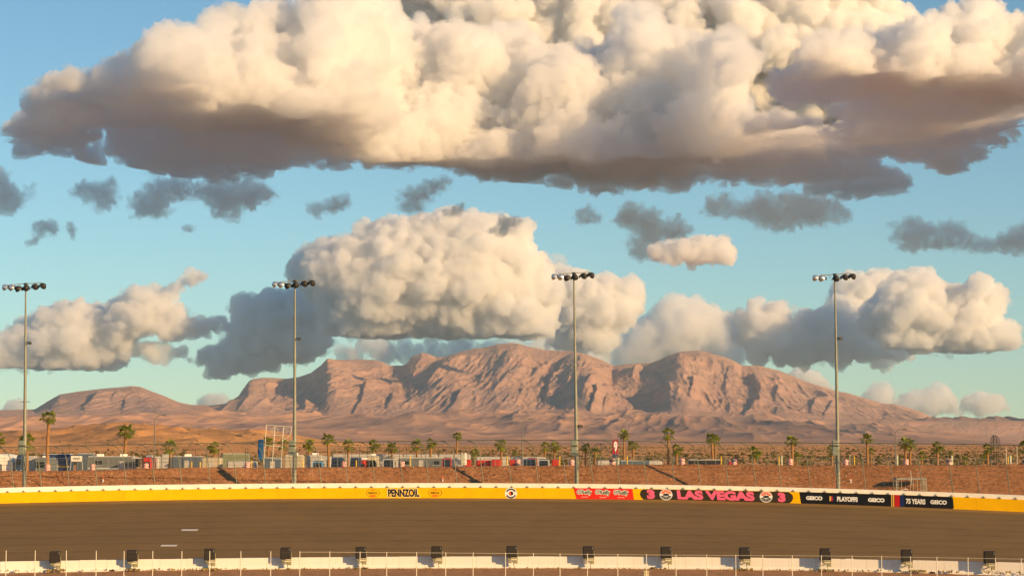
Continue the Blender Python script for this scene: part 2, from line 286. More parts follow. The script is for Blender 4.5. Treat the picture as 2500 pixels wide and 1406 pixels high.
# ridge tents: (height m, left half-width px, right half-width px, [(px,py)...])
RID=[(95,9,120,[(800,874),(797,900),(785,925),(775,948)]),(55,8,70,[(612,926),(604,945),(590,962)]),
 (85,10,90,[(1090,878),(1078,898),(1062,920),(1045,948)]),(40,6,50,[(1006,870),(998,884),(988,896)]),
 (75,8,70,[(1400,862),(1380,885),(1366,912),(1345,940),(1334,978)]),(35,6,40,[(1442,922),(1432,940),(1420,962)]),
 (60,7,60,[(1458,952),(1452,975),(1442,998)]),(30,6,30,[(1482,975),(1474,998)]),(45,7,60,[(1624,874),(1600,892),(1574,925)]),
 (42,6,45,[(1652,892),(1645,915),(1628,958)]),(45,6,40,[(1694,926),(1686,968)]),(70,8,60,[(1838,928),(1856,960),(1846,990),(1818,1012)]),
 (40,6,45,[(1990,972),(1978,998)]),(60,90,75,[(1490,892),(1560,935),(1640,976),(1724,1010)]),(42,7,60,[(894,952),(886,980),(866,1008)]),
 (50,7,60,[(246,962),(232,978),(212,992)]),(22,6,30,[(288,964),(276,975)]),(22,5,30,[(142,980),(132,994)]),(20,5,30,[(312,978),(304,996)]),
 (40,10,60,[(2150,1022),(2122,1030),(2100,1036)]),(25,8,50,[(2232,1044),(2212,1052)]),(25,8,50,[(2255,1062),(2240,1070)]),(25,8,50,[(2458,1058),(2430,1066)]),
 (30,6,40,[(1238,866),(1226,880)]),(28,5,35,[(1180,905),(1172,940)]),(28,5,35,[(1308,900),(1300,935)]),(30,6,40,[(1420,874),(1408,900)]),
 (40,10,60,[(1130,965),(1112,990),(1095,1005)]),(34,6,40,[(960,975),(948,1000)]),(30,6,36,[(1556,905),(1540,925)]),(30,6,36,[(1776,905),(1768,945)]),
 (26,6,36,[(1900,940),(1890,975)]),(30,8,40,[(2030,985),(2010,1010)]),(36,12,60,[(705,925),(690,960),(665,990)]),(30,8,50,[(660,930),(650,965)])]
c=np.arange(-420,2921,2.2); PX=c[None,:]
X2=lambda D: (PX-CX)/F*math.cos(PITCH)*1.0*D   # good enough: columns are rays in plan
def colx(px,D): return (px-CX)/F*D*1.0026
D_FOOT=13000.0
def foothill_z(X,D,px):
    base=np.interp(D,[4300,6000,7500,9000,11000,13000,26000],[7.0,17,38,66,118,172,172])
    w=np.clip((D-4300)/3500,0,1)
    n1=fbm2(X/1500,D/3600,4,11); n2=fbm2((X-.06*D)/430,D/2400,3,23)
    rid=fbm2((X-.10*D)/340+fbm2(X/900,D/3000,2,33)*.6,D/2300,4,31,True); n3=fbm2((X-.1*D)/115,D/900,4,37,True)
    sc=np.clip((2600-px)/700,.1,1)
    return base*sc+w*(n1*70+n2*34+rid*44+n3*11)*sc*np.clip((D-3500)/7000,.3,1)
def mountain_z(X,D,px):
    PXg=np.broadcast_to(px,D.shape)
    Dr=np.interp(px,[-600,480,680,3300],[17200,17200,20000,20000]); Dr=np.broadcast_to(Dr,D.shape)
    yr=np.broadcast_to(interp(SIL,px),D.shape); zr=CAMZ+(1080-yr)/F*Dr*1.003
    s=(D-D_FOOT)/(Dr-D_FOOT); sc=np.clip(s,0,1)
    zf=172*np.clip((2600-PXg)/700,.1,1)
    # broad spurs change how steeply each part of the face rises
    spur=fbm2(PXg/170.,D*0+3,2,71)
    base=zf+(np.maximum(zr,zf)-zf)*np.power(sc,np.clip(1.25-spur*.9,.7,2.0))
    IY=1080-(base-CAMZ)/D*F
    z=base.copy()
    for A,wl,wr,pl in RID:
        ys=np.array([q[1] for q in pl],float); xs=np.array([q[0] for q in pl],float)
        L=np.interp(IY,ys,xs); d=PXg-L+fbm2(IY/9.,PXg*0+A,2,int(A))*5
        t=np.where(d<0,1+d/wl,1-d/wr).clip(0,1); t=t*t*(3-2*t)
        e=np.clip((IY-ys[0]+10)/12,0,1)*np.clip((ys[-1]+14-IY)/16,0,1)
        z+=A*.85*t*e*(1-.6*np.clip((IY-ys[0])/(ys[-1]-ys[0]+1),0,1))*np.clip((1-sc)*5,.0,1)
    win=np.clip((1-sc)*4.5,0.05,1)*np.clip(sc*5,0,1)
    wx=fbm2(X/900,D/7000,3,2)*150+fbm2(X/250,D/2200,3,5)*38; sk_=X-(D-16000)*.07+wx
    rg=fbm2(X/1300,D/4200,4,3,True,.5); rel=np.clip((zr-zf)/450,.25,1.1)
    g1=fbm2(sk_/560,D/9000,3,7,True,.5); g2=fbm2(sk_/190,D/2600,4,17,True,.55); g3=fbm2(sk_/72,D/900,3,27,True,.6)
    fn=fbm2(X/32,D/330,3,19,True,.6); hi=np.clip(sc*1.3,0.35,1)
    z+=win*rel*(rg*42+g1*62*hi+g2*34*hi+g3*14+fn*6)
    lim=CAMZ+(1080-yr+.6)/F*D*1.003+fn*5; kk=14.0; z=np.where(D<Dr,-kk*np.logaddexp(-z/kk,-lim/kk),z)
    # low sunlit hills standing before the massif
    for (D0,wd,pts) in ((15200,800,[(440,172),(470,235),(520,262),(560,300),(600,342),(645,322),(680,270),(715,205),(740,172)]),
                       (14600,800,[(690,172),(720,215),(748,300),(770,265),(805,200),(840,172)]),
                       (14300,700,[(860,172),(885,245),(930,270),(990,262),(1050,235),(1110,188),(1150,172)])):
        h=np.interp(px,[p[0] for p in pts],[p[1] for p in pts]); h=np.broadcast_to(h,D.shape)
        tt=np.clip(1-np.abs(D-D0)/wd,0,1); tt=np.power(tt,.8); z=np.maximum(z,172+(h-172+g2*40)*tt-(1-tt)*30)
    z=z-np.clip((13100-D)/650,0,1)*230
    back=np.clip((D-Dr)/2600,0,1); z=np.where(D>Dr,zr*(1-back*.9)+rg*25*back,z)
    return z
def layer(name,rows,zf,m):
    D=np.broadcast_to(rows[:,None],(len(rows),len(c))).astype(float); px=np.broadcast_to(PX,D.shape)
    X=colx(px,D); Z=zf(X,D,px); return struct(grid_mesh(name,X,D,Z,m,(X/1000,D/1000)))
def land_mat(name,ca,cb,cc,s1,s2,bump,bs,strata=0):
    m,t,b=node_mat(name); b.inputs['Roughness'].default_value=.95; b.inputs['Specular IOR Level'].default_value=.1
    tc=t.nodes.new('ShaderNodeTexCoord')
    def noise(sc,det,rough=.6,vec=None):
        n=t.nodes.new('ShaderNodeTexNoise'); n.inputs['Scale'].default_value=sc; n.inputs['Detail'].default_value=det; n.inputs['Roughness'].default_value=rough
        t.links.new(vec or tc.outputs['Object'],n.inputs['Vector']); return n
    mp=t.nodes.new('ShaderNodeMapping'); mp.inputs['Scale'].default_value=(1,.45,3.2) ; t.links.new(tc.outputs['Object'],mp.inputs[0])
    n1=noise(s1,6,.62,mp.outputs[0]); n2=noise(s2,8,.65)
    r=t.nodes.new('ShaderNodeValToRGB'); e=r.color_ramp.elements; e[0].position=.36; e[0].color=(*ca,1); e[1].position=.62; e[1].color=(*cb,1)
    t.links.new(n1.outputs['Fac'],r.inputs[0])
    r2=t.nodes.new('ShaderNodeValToRGB'); r2.color_ramp.elements[0].position=.47; r2.color_ramp.elements[1].position=.66
    t.links.new(n2.outputs['Fac'],r2.inputs[0])
    mx=t.nodes.new('ShaderNodeMix'); mx.data_type='RGBA'; mx.inputs[7].default_value=(*cc,1)
    t.links.new(r2.outputs[0],mx.inputs[0]); t.links.new(r.outputs[0],mx.inputs[6]); last=mx.outputs[2]
    if strata:
        w=t.nodes.new('ShaderNodeTexWave'); w.bands_direction='Z'; w.inputs['Scale'].default_value=strata; w.inputs['Distortion'].default_value=9; w.inputs['Detail'].default_value=4; w.inputs['Detail Scale'].default_value=.6
        mp2=t.nodes.new('ShaderNodeMapping'); mp2.inputs['Rotation'].default_value=(0.1,.28,0); t.links.new(tc.outputs['Object'],mp2.inputs[0]); t.links.new(mp2.outputs[0],w.inputs['Vector'])
        m2=t.nodes.new('ShaderNodeMix'); m2.data_type='RGBA'; m2.blend_type='MULTIPLY'; m2.inputs[0].default_value=.15
        t.links.new(last,m2.inputs[6]); t.links.new(w.outputs['Color'],m2.inputs[7]); last=m2.outputs[2]
    t.links.new(last,b.inputs['Base Color'])
    bp=t.nodes.new('ShaderNodeBump'); bp.inputs['Distance'].default_value=bump; bp.inputs['Strength'].default_value=1
    n3=noise(bs,8,.7); t.links.new(n3.outputs['Fac'],bp.inputs['Height']); t.links.new(bp.outputs[0],b.inputs['Normal'])
    return m
M_MT=land_mat('mountain_rock',(.54,.33,.245),(.63,.36,.25),(.45,.305,.24),.0011,.006,30,.018,.0022)
M_FH=land_mat('foothill_soil',(.27,.175,.145),(.62,.33,.19),(.27,.175,.14),.00055,.002,3,.02)
M_DS=land_mat('desert_soil',(.70,.35,.13),(.58,.28,.11),(.40,.22,.10),.003,.03,.3,.3)
rowsM=np.concatenate([np.linspace(12400,20600,400),np.linspace(20700,23300,16)])
layer('mountains',rowsM,mountain_z,M_MT)
rowsF=np.geomspace(4300,14400,430)
def fz(X,D,px):
    return foothill_z(X,D,px)-np.clip((D-13500)/900,0,1)*150
layer('foothills',rowsF,fz,M_FH)
# track curve in plan: the outer wall base and the inner wall base
YO=[(-900,1262),(-300,1239),(0,1226.5),(250,1222.5),(400,1220),(820,1215),(1220,1214),(1400,1216),(1600,1219),(1800,1223.5),(2040,1230.5),(2300,1240),(2500,1247.5),(2800,1252),(3400,1252)]
YI=[(-900,1420),(0,1396),(420,1389.6),(820,1384),(1220,1384),(1620,1386),(2060,1392),(2500,1403),(3400,1435)]
def smooth_tab(tab,deg=5):
    a=np.array(tab,float); k=(a[:,0]>=-950)&(a[:,0]<=3450); xx=(a[k,0]-1250)/1250; co=np.polyfit(xx,a[k,1],deg)
    return lambda px:np.polyval(co,(np.asarray(px,float)-1250)/1250)
YOf=smooth_tab([(-420,1244)]+[q for q in YO if -100<q[0]<2600]+[(2900,1266)]); YIf=smooth_tab([(-420,1404)]+[q for q in YI if -100<q[0]<2600]+[(2900,1417)],4)
def Do(px): return 250-8*((np.asarray(px,float)-1150)/1350)**2
def Di(px): return 184.7-5*((np.asarray(px,float)-1100)/1300)**2
def ZOf(px): return CAMZ-(YOf(px)-1080)/F*Do(px)
def ZIf(px): return CAMZ-(YIf(px)-1080)/F*Di(px)
YC=[(-900,1172),(0,1150),(400,1144),(820,1140),(1220,1136),(1600,1133),(2040,1134),(2500,1136),(3400,1137)]
def bq(px): return np.clip(8+(np.asarray(px,float)-719)/1328*4.5,5.5,15)
def bw(px): return 3.7+np.clip(np.asarray(px,float)-719,0,2200)/1328*2.9
def Dc(px): return Do(px)+bq(px)+bw(px)
def Zc(px): return CAMZ-(interp(YC,px)-1080)/F*Dc(px)
YD=[(-900,1078),(0,1068),(100,1065),(180,1058),(250,1051),(300,1043),(335,1039),(400,1040),(450,1044),(520,1049),(580,1052),(640,1056),(720,1066),(800,1076),(900,1083),(1000,1090),(3400,1090)]
def desert_z(X,D,px):
    z=np.full(D.shape,7.0)+fbm2(X/90,D/120,3,41)*np.clip((D-480)/900,0,1)*3.0
    top=CAMZ+(1080-np.broadcast_to(interp(YD,px),D.shape))/F*2400
    t=np.clip((D-900)/1500,0,1); t=t*t*(3-2*t); t2=np.clip((4200-D)/1500,0,1)
    up=np.clip(top-7,0,60)
    z+=up*np.where(D<2400,t,t2)+fbm2(X/180,D/260,4,43)*np.clip((D-700)/1200,0,1)*np.clip(up/16,0,1)*15*np.clip((2600-D)/300,.25,1)
    z+=fbm2(X/60,D/90,3,47,True)*np.clip(up/16,0,1)*np.clip((D-700)/800,0,1)*6*np.clip((2600-D)/300,.2,1)
    return z
U=np.geomspace(1.0,4500/300.,420)
pxd=c
Ds=Dc(pxd)+13.2
rows=[]
T=np.linspace(0,1,420)[:,None]
Dg=Ds[None,:]*np.power(4700/Ds[None,:],T); pxg=np.broadcast_to(PX,Dg.shape); Xg=colx(pxg,Dg); Zg=desert_z(Xg,Dg,pxg)
desert=struct(grid_mesh('desert_ground',Xg,Dg,Zg,M_DS))
def ground_z(px,D): return float(desert_z(np.array([[colx(px,D)]]),np.array([[float(D)]]),np.array([[float(px)]]))[0,0])
# red gravel embankment behind the wall
M_EM,t,b=node_mat('red_gravel'); b.inputs['Roughness'].default_value=.95; b.inputs['Specular IOR Level'].default_value=.15
tc=t.nodes.new('ShaderNodeTexCoord')
n=t.nodes.new('ShaderNodeTexNoise'); n.inputs['Scale'].default_value=.35; n.inputs['Detail'].default_value=8; n.inputs['Roughness'].default_value=.7
v=t.nodes.new('ShaderNodeTexVoronoi'); v.inputs['Scale'].default_value=9
n2=t.nodes.new('ShaderNodeTexNoise'); n2.inputs['Scale'].default_value=2.2; n2.inputs['Detail'].default_value=6
for q in (n,v,n2): t.links.new(tc.outputs['Object'],q.inputs['Vector'])
r=t.nodes.new('ShaderNodeValToRGB'); r.color_ramp.elements[0].position=.38; r.color_ramp.elements[0].color=(.34,.155,.066,1); r.color_ramp.elements[1].position=.66; r.color_ramp.elements[1].color=(.43,.21,.10,1); t.links.new(n.outputs['Fac'],r.inputs[0])
r2=t.nodes.new('ShaderNodeValToRGB'); r2.color_ramp.elements[0].position=.35; r2.color_ramp.elements[0].color=(.72,.68,.64,1); r2.color_ramp.elements[1].position=.62; r2.color_ramp.elements[1].color=(1.15,1.12,1.1,1); t.links.new(n2.outputs['Fac'],r2.inputs[0])
mx=t.nodes.new('ShaderNodeMix'); mx.data_type='RGBA'; mx.blend_type='MULTIPLY'; mx.inputs[0].default_value=1; t.links.new(r.outputs[0],mx.inputs[6]); t.links.new(r2.outputs[0],mx.inputs[7])
t.links.new(mx.outputs[2],b.inputs['Base Color'])
bp=t.nodes.new('ShaderNodeBump'); bp.inputs['Distance'].default_value=.09; t.links.new(v.outputs['Distance'],bp.inputs['Height']); t.links.new(bp.outputs[0],b.inputs['Normal'])
ce=np.arange(-420,2921,5.0); vv=np.linspace(0,1,60)[:,None]
def emb_r(px,r):   # r metres past the crest line; the bank climbs steeply from a flat service strip behind the wall
    zc=Zc(px); w=bw(px); zl=ZOf(px)+.3; t=np.clip((r+w)/w,0,1.02); t=t*(1.12-.12*t)
    up=zl+(zc-zl)*np.clip(t,0,1); dn=zc-(zc-6.9)*np.clip((r-1.0)/12,0,1); return np.where(r<0,up,dn)
def emb_z(px,q): return emb_r(px,np.asarray(q,float)-25)
def on_bank(px,py):
    for r in np.linspace(-float(bw(px)),0,80):
        D=float(Dc(px))+r; z=float(emb_r(px,r))
        if image_y(D,z)<=py: return Vector((float(colx(px,D)),D,z))
    return Vector((float(colx(px,Dc(px))),float(Dc(px)),float(Zc(px))))
q=1.2+np.linspace(0,1,130)[:,None]*36; pe=np.broadcast_to(ce[None,:],(130,len(ce))); De=Do(pe)+q; Xe=colx(pe,De); Ze=emb_r(pe,De-Dc(pe))+fbm2(Xe/2.5,De/2.5,4,51)*.16+fbm2(Xe/14,De/6,2,52)*.2
struct(grid_mesh('embankment',Xe,De,Ze,M_EM))
# ---------------------------------------------------------------- racing surface, lofted between the two walls
def track_z(v,px):
    zi,zo=ZIf(px),ZOf(px); return np.where(v<.22,zi+.25*v/.22,zi+.25+(zo-zi-.25)*(v-.22)/.78)
vt=np.linspace(0,1,60)[:,None]; pt=np.broadcast_to(ce[None,:],(60,len(ce)))
Dt=Di(pt)+(Do(pt)-Di(pt))*vt; Xt=colx(pt,Dt); Zt=track_z(np.broadcast_to(vt,pt.shape),pt)
M_AS,t,b=node_mat('asphalt'); b.inputs['Roughness'].default_value=.85; b.inputs['Specular IOR Level'].default_value=.25
tc=t.nodes.new('ShaderNodeTexCoord'); sp=t.nodes.new('ShaderNodeSeparateXYZ'); t.links.new(tc.outputs['UV'],sp.inputs[0])
def mth(op,a,b_=None):
    n=t.nodes.new('ShaderNodeMath'); n.operation=op
    for i,x in enumerate((a,b_)):
        if x is None: continue
        if isinstance(x,(int,float)): n.inputs[i].default_value=x
        else: t.links.new(x,n.inputs[i])
    return n.outputs[0]
mpv=t.nodes.new('ShaderNodeMapping'); mpv.inputs['Scale'].default_value=(.5,60,1); t.links.new(tc.outputs['UV'],mpv.inputs[0])
ns=t.nodes.new('ShaderNodeTexNoise'); ns.inputs['Scale'].default_value=1; ns.inputs['Detail'].default_value=4; t.links.new(mpv.outputs[0],ns.inputs['Vector'])
ng=t.nodes.new('ShaderNodeTexNoise'); ng.inputs['Scale'].default_value=.12; ng.inputs['Detail'].default_value=5; t.links.new(tc.outputs['Object'],ng.inputs['Vector'])
sm=mth('FRACT',mth('MULTIPLY',sp.outputs['Y'],11.3)); seam=mth('LESS_THAN',mth('ABSOLUTE',mth('SUBTRACT',sm,.5)),.075)
val=mth('ADD',mth('MULTIPLY',ns.outputs['Fac'],.45),mth('MULTIPLY',ng.outputs['Fac'],.4)); val=mth('SUBTRACT',mth('ADD',val,.58),mth('MULTIPLY',seam,.16))
# the groove where cars run is darker; the strip below the wall is dustier
edge=mth('MULTIPLY',mth('GREATER_THAN',sp.outputs['Y'],.955),.3); val=mth('ADD',val,edge)
mx=t.nodes.new('ShaderNodeMix'); mx.data_type='RGBA'; mx.blend_type='MULTIPLY'; mx.inputs[0].default_value=1; mx.inputs[6].default_value=(.215,.127,.036,1)
cb=t.nodes.new('ShaderNodeCombineColor'); [t.links.new(val,cb.inputs[i]) for i in range(3)]; t.links.new(cb.outputs[0],mx.inputs[7]); t.links.new(mx.outputs[2],b.inputs['Base Color'])
struct(grid_mesh('track',Xt,Dt,Zt,M_AS,(pt/24.0,np.broadcast_to(vt,pt.shape))))
def track_pt(px,py,lift=.012):
    best=None; lo,hi=0.0,1.0
    for _ in range(40):
        m_=(lo+hi)/2; D=float(Di(px)+(Do(px)-Di(px))*m_); z=float(track_z(np.array(m_),px))
        if image_y(D,z)>py: lo=m_
        else: hi=m_
    return Vector((float(colx(px,D)),D,z+lift))
M_WP=mat('white_paint',(.75,.72,.66),.6)
for (xa,xb,y,lb) in ((448,491,1293,'upper white paint dash on the track at the left'),(399,441,1331,'lower white paint dash on the track, nearer the inner wall')):
    b_=MB(); P=[track_pt(xa,y+1.6),track_pt(xb-4,y+1.6),track_pt(xb,y-1.6),track_pt(xa+4,y-1.6)]
    b_.add(P+[p+Vector((0,0,-.01)) for p in P],[(0,1,2,3),(7,6,5,4),(0,4,5,1),(1,5,6,2),(2,6,7,3),(3,7,4,0)])
    tag(b_.build('lane_dash',M_WP),lb,'road marking','painted dashes on the track')
# infield gravel this side of the inner wall, and the flat ground under and beside the view
M_GR=mat('infield_gravel',(.34,.17,.075),.95,c2=(.48,.25,.12),scale=1.2,bump=.08,bscale=9,spec=.15,detail=8)
qq=np.array([0,.6,1.5,3,5,8,12,18,30,60,100,175])[:,None]; pg=np.broadcast_to(ce[None,:],(12,len(ce)))
Dn=Di(pg)+.05-qq; Zn=ZIf(pg)+.02-(ZIf(pg)-.84)*np.clip(qq/12,0,1)+fbm2(colx(pg,Dn)/1.5,Dn/1.5,3,81)*.05; struct(grid_mesh('infield_ground',colx(pg,Dn),Dn,Zn,M_GR))
bm_=MB(); bm_.add([(-60000,-60000,-.4),(60000,-60000,-.4),(60000,60000,-.4),(-60000,60000,-.4)],[(0,1,2,3)]); struct(bm_.build('surrounding_ground',mat('far_desert',(.085,.09,.105),.95,spec=.05)))
print('land',round(time.time()-T0,1))
# ---------------------------------------------------------------- outer wall with its painted signs
YEL=mat('yellow_paint',(.88,.49,.002),.7,c2=(.82,.44,.002),scale=.7,spec=.1)
WHT=mat('white_wall_paint',(.86,.83,.74),.6,c2=(.76,.72,.62),scale=.9,ramp=(.4,.75),spec=.3)
STL=mat('galvanised_steel',(.30,.31,.28),.5,.3); DST=mat('dark_steel',(.06,.06,.055),.55,.3)
GRN=mat('grey_green_steel',(.15,.16,.12),.5,.2)
def Pw(px,off=0.0,z=0.0):      # point on the outer wall face; off = metres towards the track
    D=float(Do(px)); 
    e=.5; p=Vector((float(colx(px,D)),D,float(ZOf(px)))); a=Vector((float(colx(px-e,Do(px-e))),float(Do(px-e)),0)); b=Vector((float(colx(px+e,Do(px+e))),float(Do(px+e)),0))
    t=(b-a).normalized(); n=Vector((t.y,-t.x,0))
    if n.y>0: n=-n
    return p+n*off+Vector((0,0,z)),t,n
YT=[(-900,1236),(-300,1214),(0,1201),(400,1194.8),(820,1189.5),(1220,1189),(1600,1192),(2040,1202.8),(2500,1218.3),(2800,1222),(3400,1222)]
WTOP=[(-900,1223),(-300,1202),(0,1189),(400,1183.2),(820,1178.5),(1220,1178),(1600,1181.5),(2040,1193.6),(2500,1207.5),(2800,1212),(3400,1212)]
_SM={}
def zt(tab,px):
    if id(tab) not in _SM: _SM[id(tab)]=smooth_tab([(-420,tab[2][1]+17.5)]+[q for q in tab if -100<q[0]<2600]+[(2900,tab[8][1]+18.5)])
    return float(CAMZ-(_SM[id(tab)](px)-1080)/F*Do(px))-float(ZOf(px))
def ribbon(pxs,prof,name,m,parent):   # prof(px)-> list of (off,z) cross-section points
    mb=MB(); n=None
    for px in pxs:
        for off,z in prof(px): mb.v.append(tuple(Pw(px,off,z)[0]))
        n=len(prof(px))
    for i in range(len(pxs)-1):
        for j in range(n-1): mb.f.append((i*n+j,(i+1)*n+j,(i+1)*n+j+1,i*n+j+1))
    return mb.build(name,m,parent)
def Yh(px): return zt(YT,px)
def Wh(px): return zt(WTOP,px)
wall=thing('barrier_wall',(0,0,0),'long curving yellow barrier wall with white top and painted sponsor panels along the far side of the track','wall')
XS=[x*20 for x in range(-14,133)]
ribbon(XS,lambda p:[(0,-.3),(0,Yh(p)-.03),(-.03,Yh(p)),(-.28,Yh(p)),(-.28,Yh(p)-.2)],'yellow_face',YEL,wall)
ribbon(XS,lambda p:[(-.31,.2),(-.31,Wh(p)-.05),(-.36,Wh(p)),(-.75,Wh(p)),(-.80,Wh(p)-.05),(-.8,-.4)],'white_top',WHT,wall)
# steel straps tying the front barrier to the wall behind
px=-12.0; k=0
SEAM=mat('dark_joint',(.30,.17,.02),.8)
while px<2520 and k<72:
    p,t_,n_=Pw(px); h=Yh(px); mb=MB()
    a=Pw(px,-.005,h+.01)[0]; b_=Pw(px,-.30,h+.20)[0]; c_=Pw(px,-.30,h+.01)[0]; w=t_*.05
    mb.add([a-w,b_-w,c_-w,a+w,b_+w,c_+w],[(0,1,2),(5,4,3),(0,3,4,1),(1,4,5,2),(2,5,3,0)])
    q=Pw(px,-.02,h+.035)[0]; mb.box((q.x,q.y,q.z),(.42,.10,.07),math.atan2(t_.y,t_.x))
    mb.build('strap',GRN,wall); px+=37.6+2*abs(px-1250)/1250*.6; k+=1
# panel joints in the yellow facing
for i in range(14):
    px=120+i*188; q,t_,n_=Pw(px,.004,0); mb=MB(); h=Yh(px)
    mb.add([tuple(Pw(px+a,.004,z)[0]) for a,z in ((0,.03),(.35,.03),(-1.4,h-.03),(-1.75,h-.03))],[(0,1,2,3)]); mb.build('panel_joint',SEAM,wall)
def panel(pts,m,parent,name='banner',off=.008,edge=24):   # pts: (px, fraction of height 0..1) outline on the wall face
    xs=sorted(set([p[0] for p in pts]+list(np.arange(min(p[0] for p in pts)+6,max(p[0] for p in pts),6)))); mb=MB(); n=len(pts)
    def span(x):
        ys=[]
        for (x0,y0),(x1,y1) in zip(pts,pts[1:]+pts[:1]):
            if min(x0,x1)-1e-6<=x<=max(x0,x1)+1e-6: ys+= [y0,y1] if abs(x1-x0)<1e-6 else [y0+(y1-y0)*(x-x0)/(x1-x0)]
        return min(ys),max(ys)
    for x in xs:
        lo,hi=span(x); mb.v+= [tuple(Pw(x,off,Yh(x)*lo)[0]),tuple(Pw(x,off,Yh(x)*hi)[0])]
    mb.f=[(2*i,2*i+2,2*i+3,2*i+1) for i in range(len(xs)-1)]
    return mb.build(name,m,parent)
def disc(cx_,cy_,rx,ry,m,parent,name,off,n=28,a0=0,a1=2*math.pi,r0=0.0):
    P=[];n2=n
    mb=MB()
    for i in range(n+1):
        a=a0+(a1-a0)*i/n; P.append((cx_+rx*math.cos(a),cy_+ry*math.sin(a)))
    Q=[(cx_+(x-cx_)*r0,cy_+(y-cy_)*r0) for x,y in P]
    for x,y in P+Q: mb.v.append(tuple(Pw(x,off,y*Yh(x))[0]))
    mb.f=[(i,i+1,n+1+i+1,n+1+i) for i in range(n)]
    return mb.build(name,m,parent)
def wtext(s,px0,px1,y0,y1,m,parent,off=.02,bold=.012,shear=0,name='lettering'):
    cu=bpy.data.curves.new(name,'FONT'); cu.body=s; cu.size=1; cu.offset=bold; cu.fill_mode='FRONT'; o=bpy.data.objects.new('tmp',cu); COL.objects.link(o)
    dg=bpy.context.evaluated_depsgraph_get(); me=bpy.data.meshes.new_from_object(o.evaluated_get(dg)); bpy.data.objects.remove(o)
    V=np.array([v.co[:] for v in me.vertices]); lo,hi=V.min(0),V.max(0)
    for v in me.vertices:
        u=(v.co.x-lo[0])/(hi[0]-lo[0]); w=(v.co.y-lo[1])/(hi[1]-lo[1])
        px=px0+(px1-px0)*u-shear*w; v.co=Pw(px,off,Yh(px)*(y0+(y1-y0)*w))[0]
    me.materials.clear(); me.materials.append(m); ob=bpy.data.objects.new(name,me); COL.objects.link(ob); ob.parent=parent; return ob
pm=lambda n,c,r=.5: mat(n,c,r,spec=.3)
BLK=pm('black_vinyl',(.006,.006,.008)); DBR=pm('dark_brown_vinyl',(.035,.025,.014)); REDP=pm('red_vinyl',(.72,.022,.008)); PNK=pm('pink_vinyl',(.85,.13,.25))
WH=pm('white_vinyl',(.80,.78,.74)); CRM=pm('cream_outline',(.95,.75,.40)); ORG=pm('orange_red_vinyl',(.80,.11,.01)); DGN=pm('dark_green_vinyl',(.03,.11,.03)); CRD=pm('deep_red_vinyl',(.45,.01,.015)); NVY=pm('navy_vinyl',(.008,.02,.10)); GLD=pm('gold_stripe',(.65,.42,.10))
# oval oil sign, word, oval
def oval(cx_):
    o=disc(cx_,.50,16.5,.41,DBR,wall,'emblem',.006,36,r0=.93)
    m_=MB(); m_.v=[tuple(Pw(cx_+a,.012,Yh(cx_)*b)[0]) for a,b in ((-4,.72),(4,.72),(0,.86),(-8,.30),(8,.30),(5,.16),(-5,.16))]; m_.f=[(0,1,2),(3,4,5,6)]; m_.build('emblem_shape',ORG,o)
    wtext('PENNZOIL',cx_-11,cx_+11,.38,.62,BLK,o,.016,.01)
    return o
oval(912.5); oval(1063.5)
lt=wtext('PENNZOIL',950,1026,.12,.88,BLK,wall,.014,.05,shear=1.5)
wtext('PENNZOIL',948.5,1027.5,.07,.93,CRM,lt,.008,.085,shear=1.5,name='letter_outline')
o=disc(1247.5,.47,14.5,.56,WH,wall,'round_emblem',.010,36)
disc(1247.5,.47,13,.46,BLK,o,'emblem_ring',.014,14,.45,2.7,.72); disc(1247.5,.47,13,.46,BLK,o,'emblem_ring',.014,14,3.6,5.85,.72)
disc(1247.5,.47,5.5,.2,ORG,o,'emblem_shape',.018,12,1.57,4.71); disc(1247.5,.47,5.5,.2,BLK,o,'emblem_shape',.018,12,-1.57,1.57)
# red panel with three green and white names
rp=panel([(1399,1),(1406,0),(1545.5,0),(1542,1)],REDP,wall); rp['label']='red banner with three green and white names'
for i,cx_ in enumerate((1425.5,1470,1514.5)):
    for (mm,of,b_,dx) in ((WH,.014,.13,1.2),(DGN,.022,.02,0)):
        wtext("O'Reilly",cx_-17.5-dx,cx_+17.5+dx,.34-.04*(dx>0),.84+.05*(dx>0),mm,rp,of,b_)
    wtext('AUTO PARTS',cx_-8,cx_+8,.14,.22,WH,rp,.018,.02)
# long dark banner with the town name in pink
lb_=panel([(1568,.97),(1562,.80),(1560,.5),(1563,.22),(1569,.02),(1922,.0),(1928,.14),(1932,.45),(1930,.72),(1921,.97)],DBR,wall); lb_['label']='dark brown banner with big pink lettering'
wtext('LAS VEGAS',1652,1839,.10,.93,PNK,lb_,.018,.06,shear=3)
wtext('3',1578,1597,.10,.93,PNK,lb_,.018,.07,shear=2); wtext('3',1895.5,1914,.08,.9,PNK,lb_,.018,.07,shear=2)
for cx_ in (1623.5,1866):
    e=disc(cx_,.50,15.5,.50,WH,lb_,'round_emblem',.014,36)
    for i in range(7):   # upper fan of orange rays
        a=.28+i*(math.pi-.56)/7; disc(cx_,.50,14,.44,ORG,e,'emblem_ray',.020,3,a+.04,a+(math.pi-.56)/7-.05,.42)
    for i in range(7):
        a=math.pi+.28+i*(math.pi-.56)/7; disc(cx_,.50,14,.44,BLK,e,'emblem_ray',.020,3,a+.04,a+(math.pi-.56)/7-.05,.42)
    disc(cx_,.5,7.2,.11,BLK,e,'emblem_shape',.022,12)
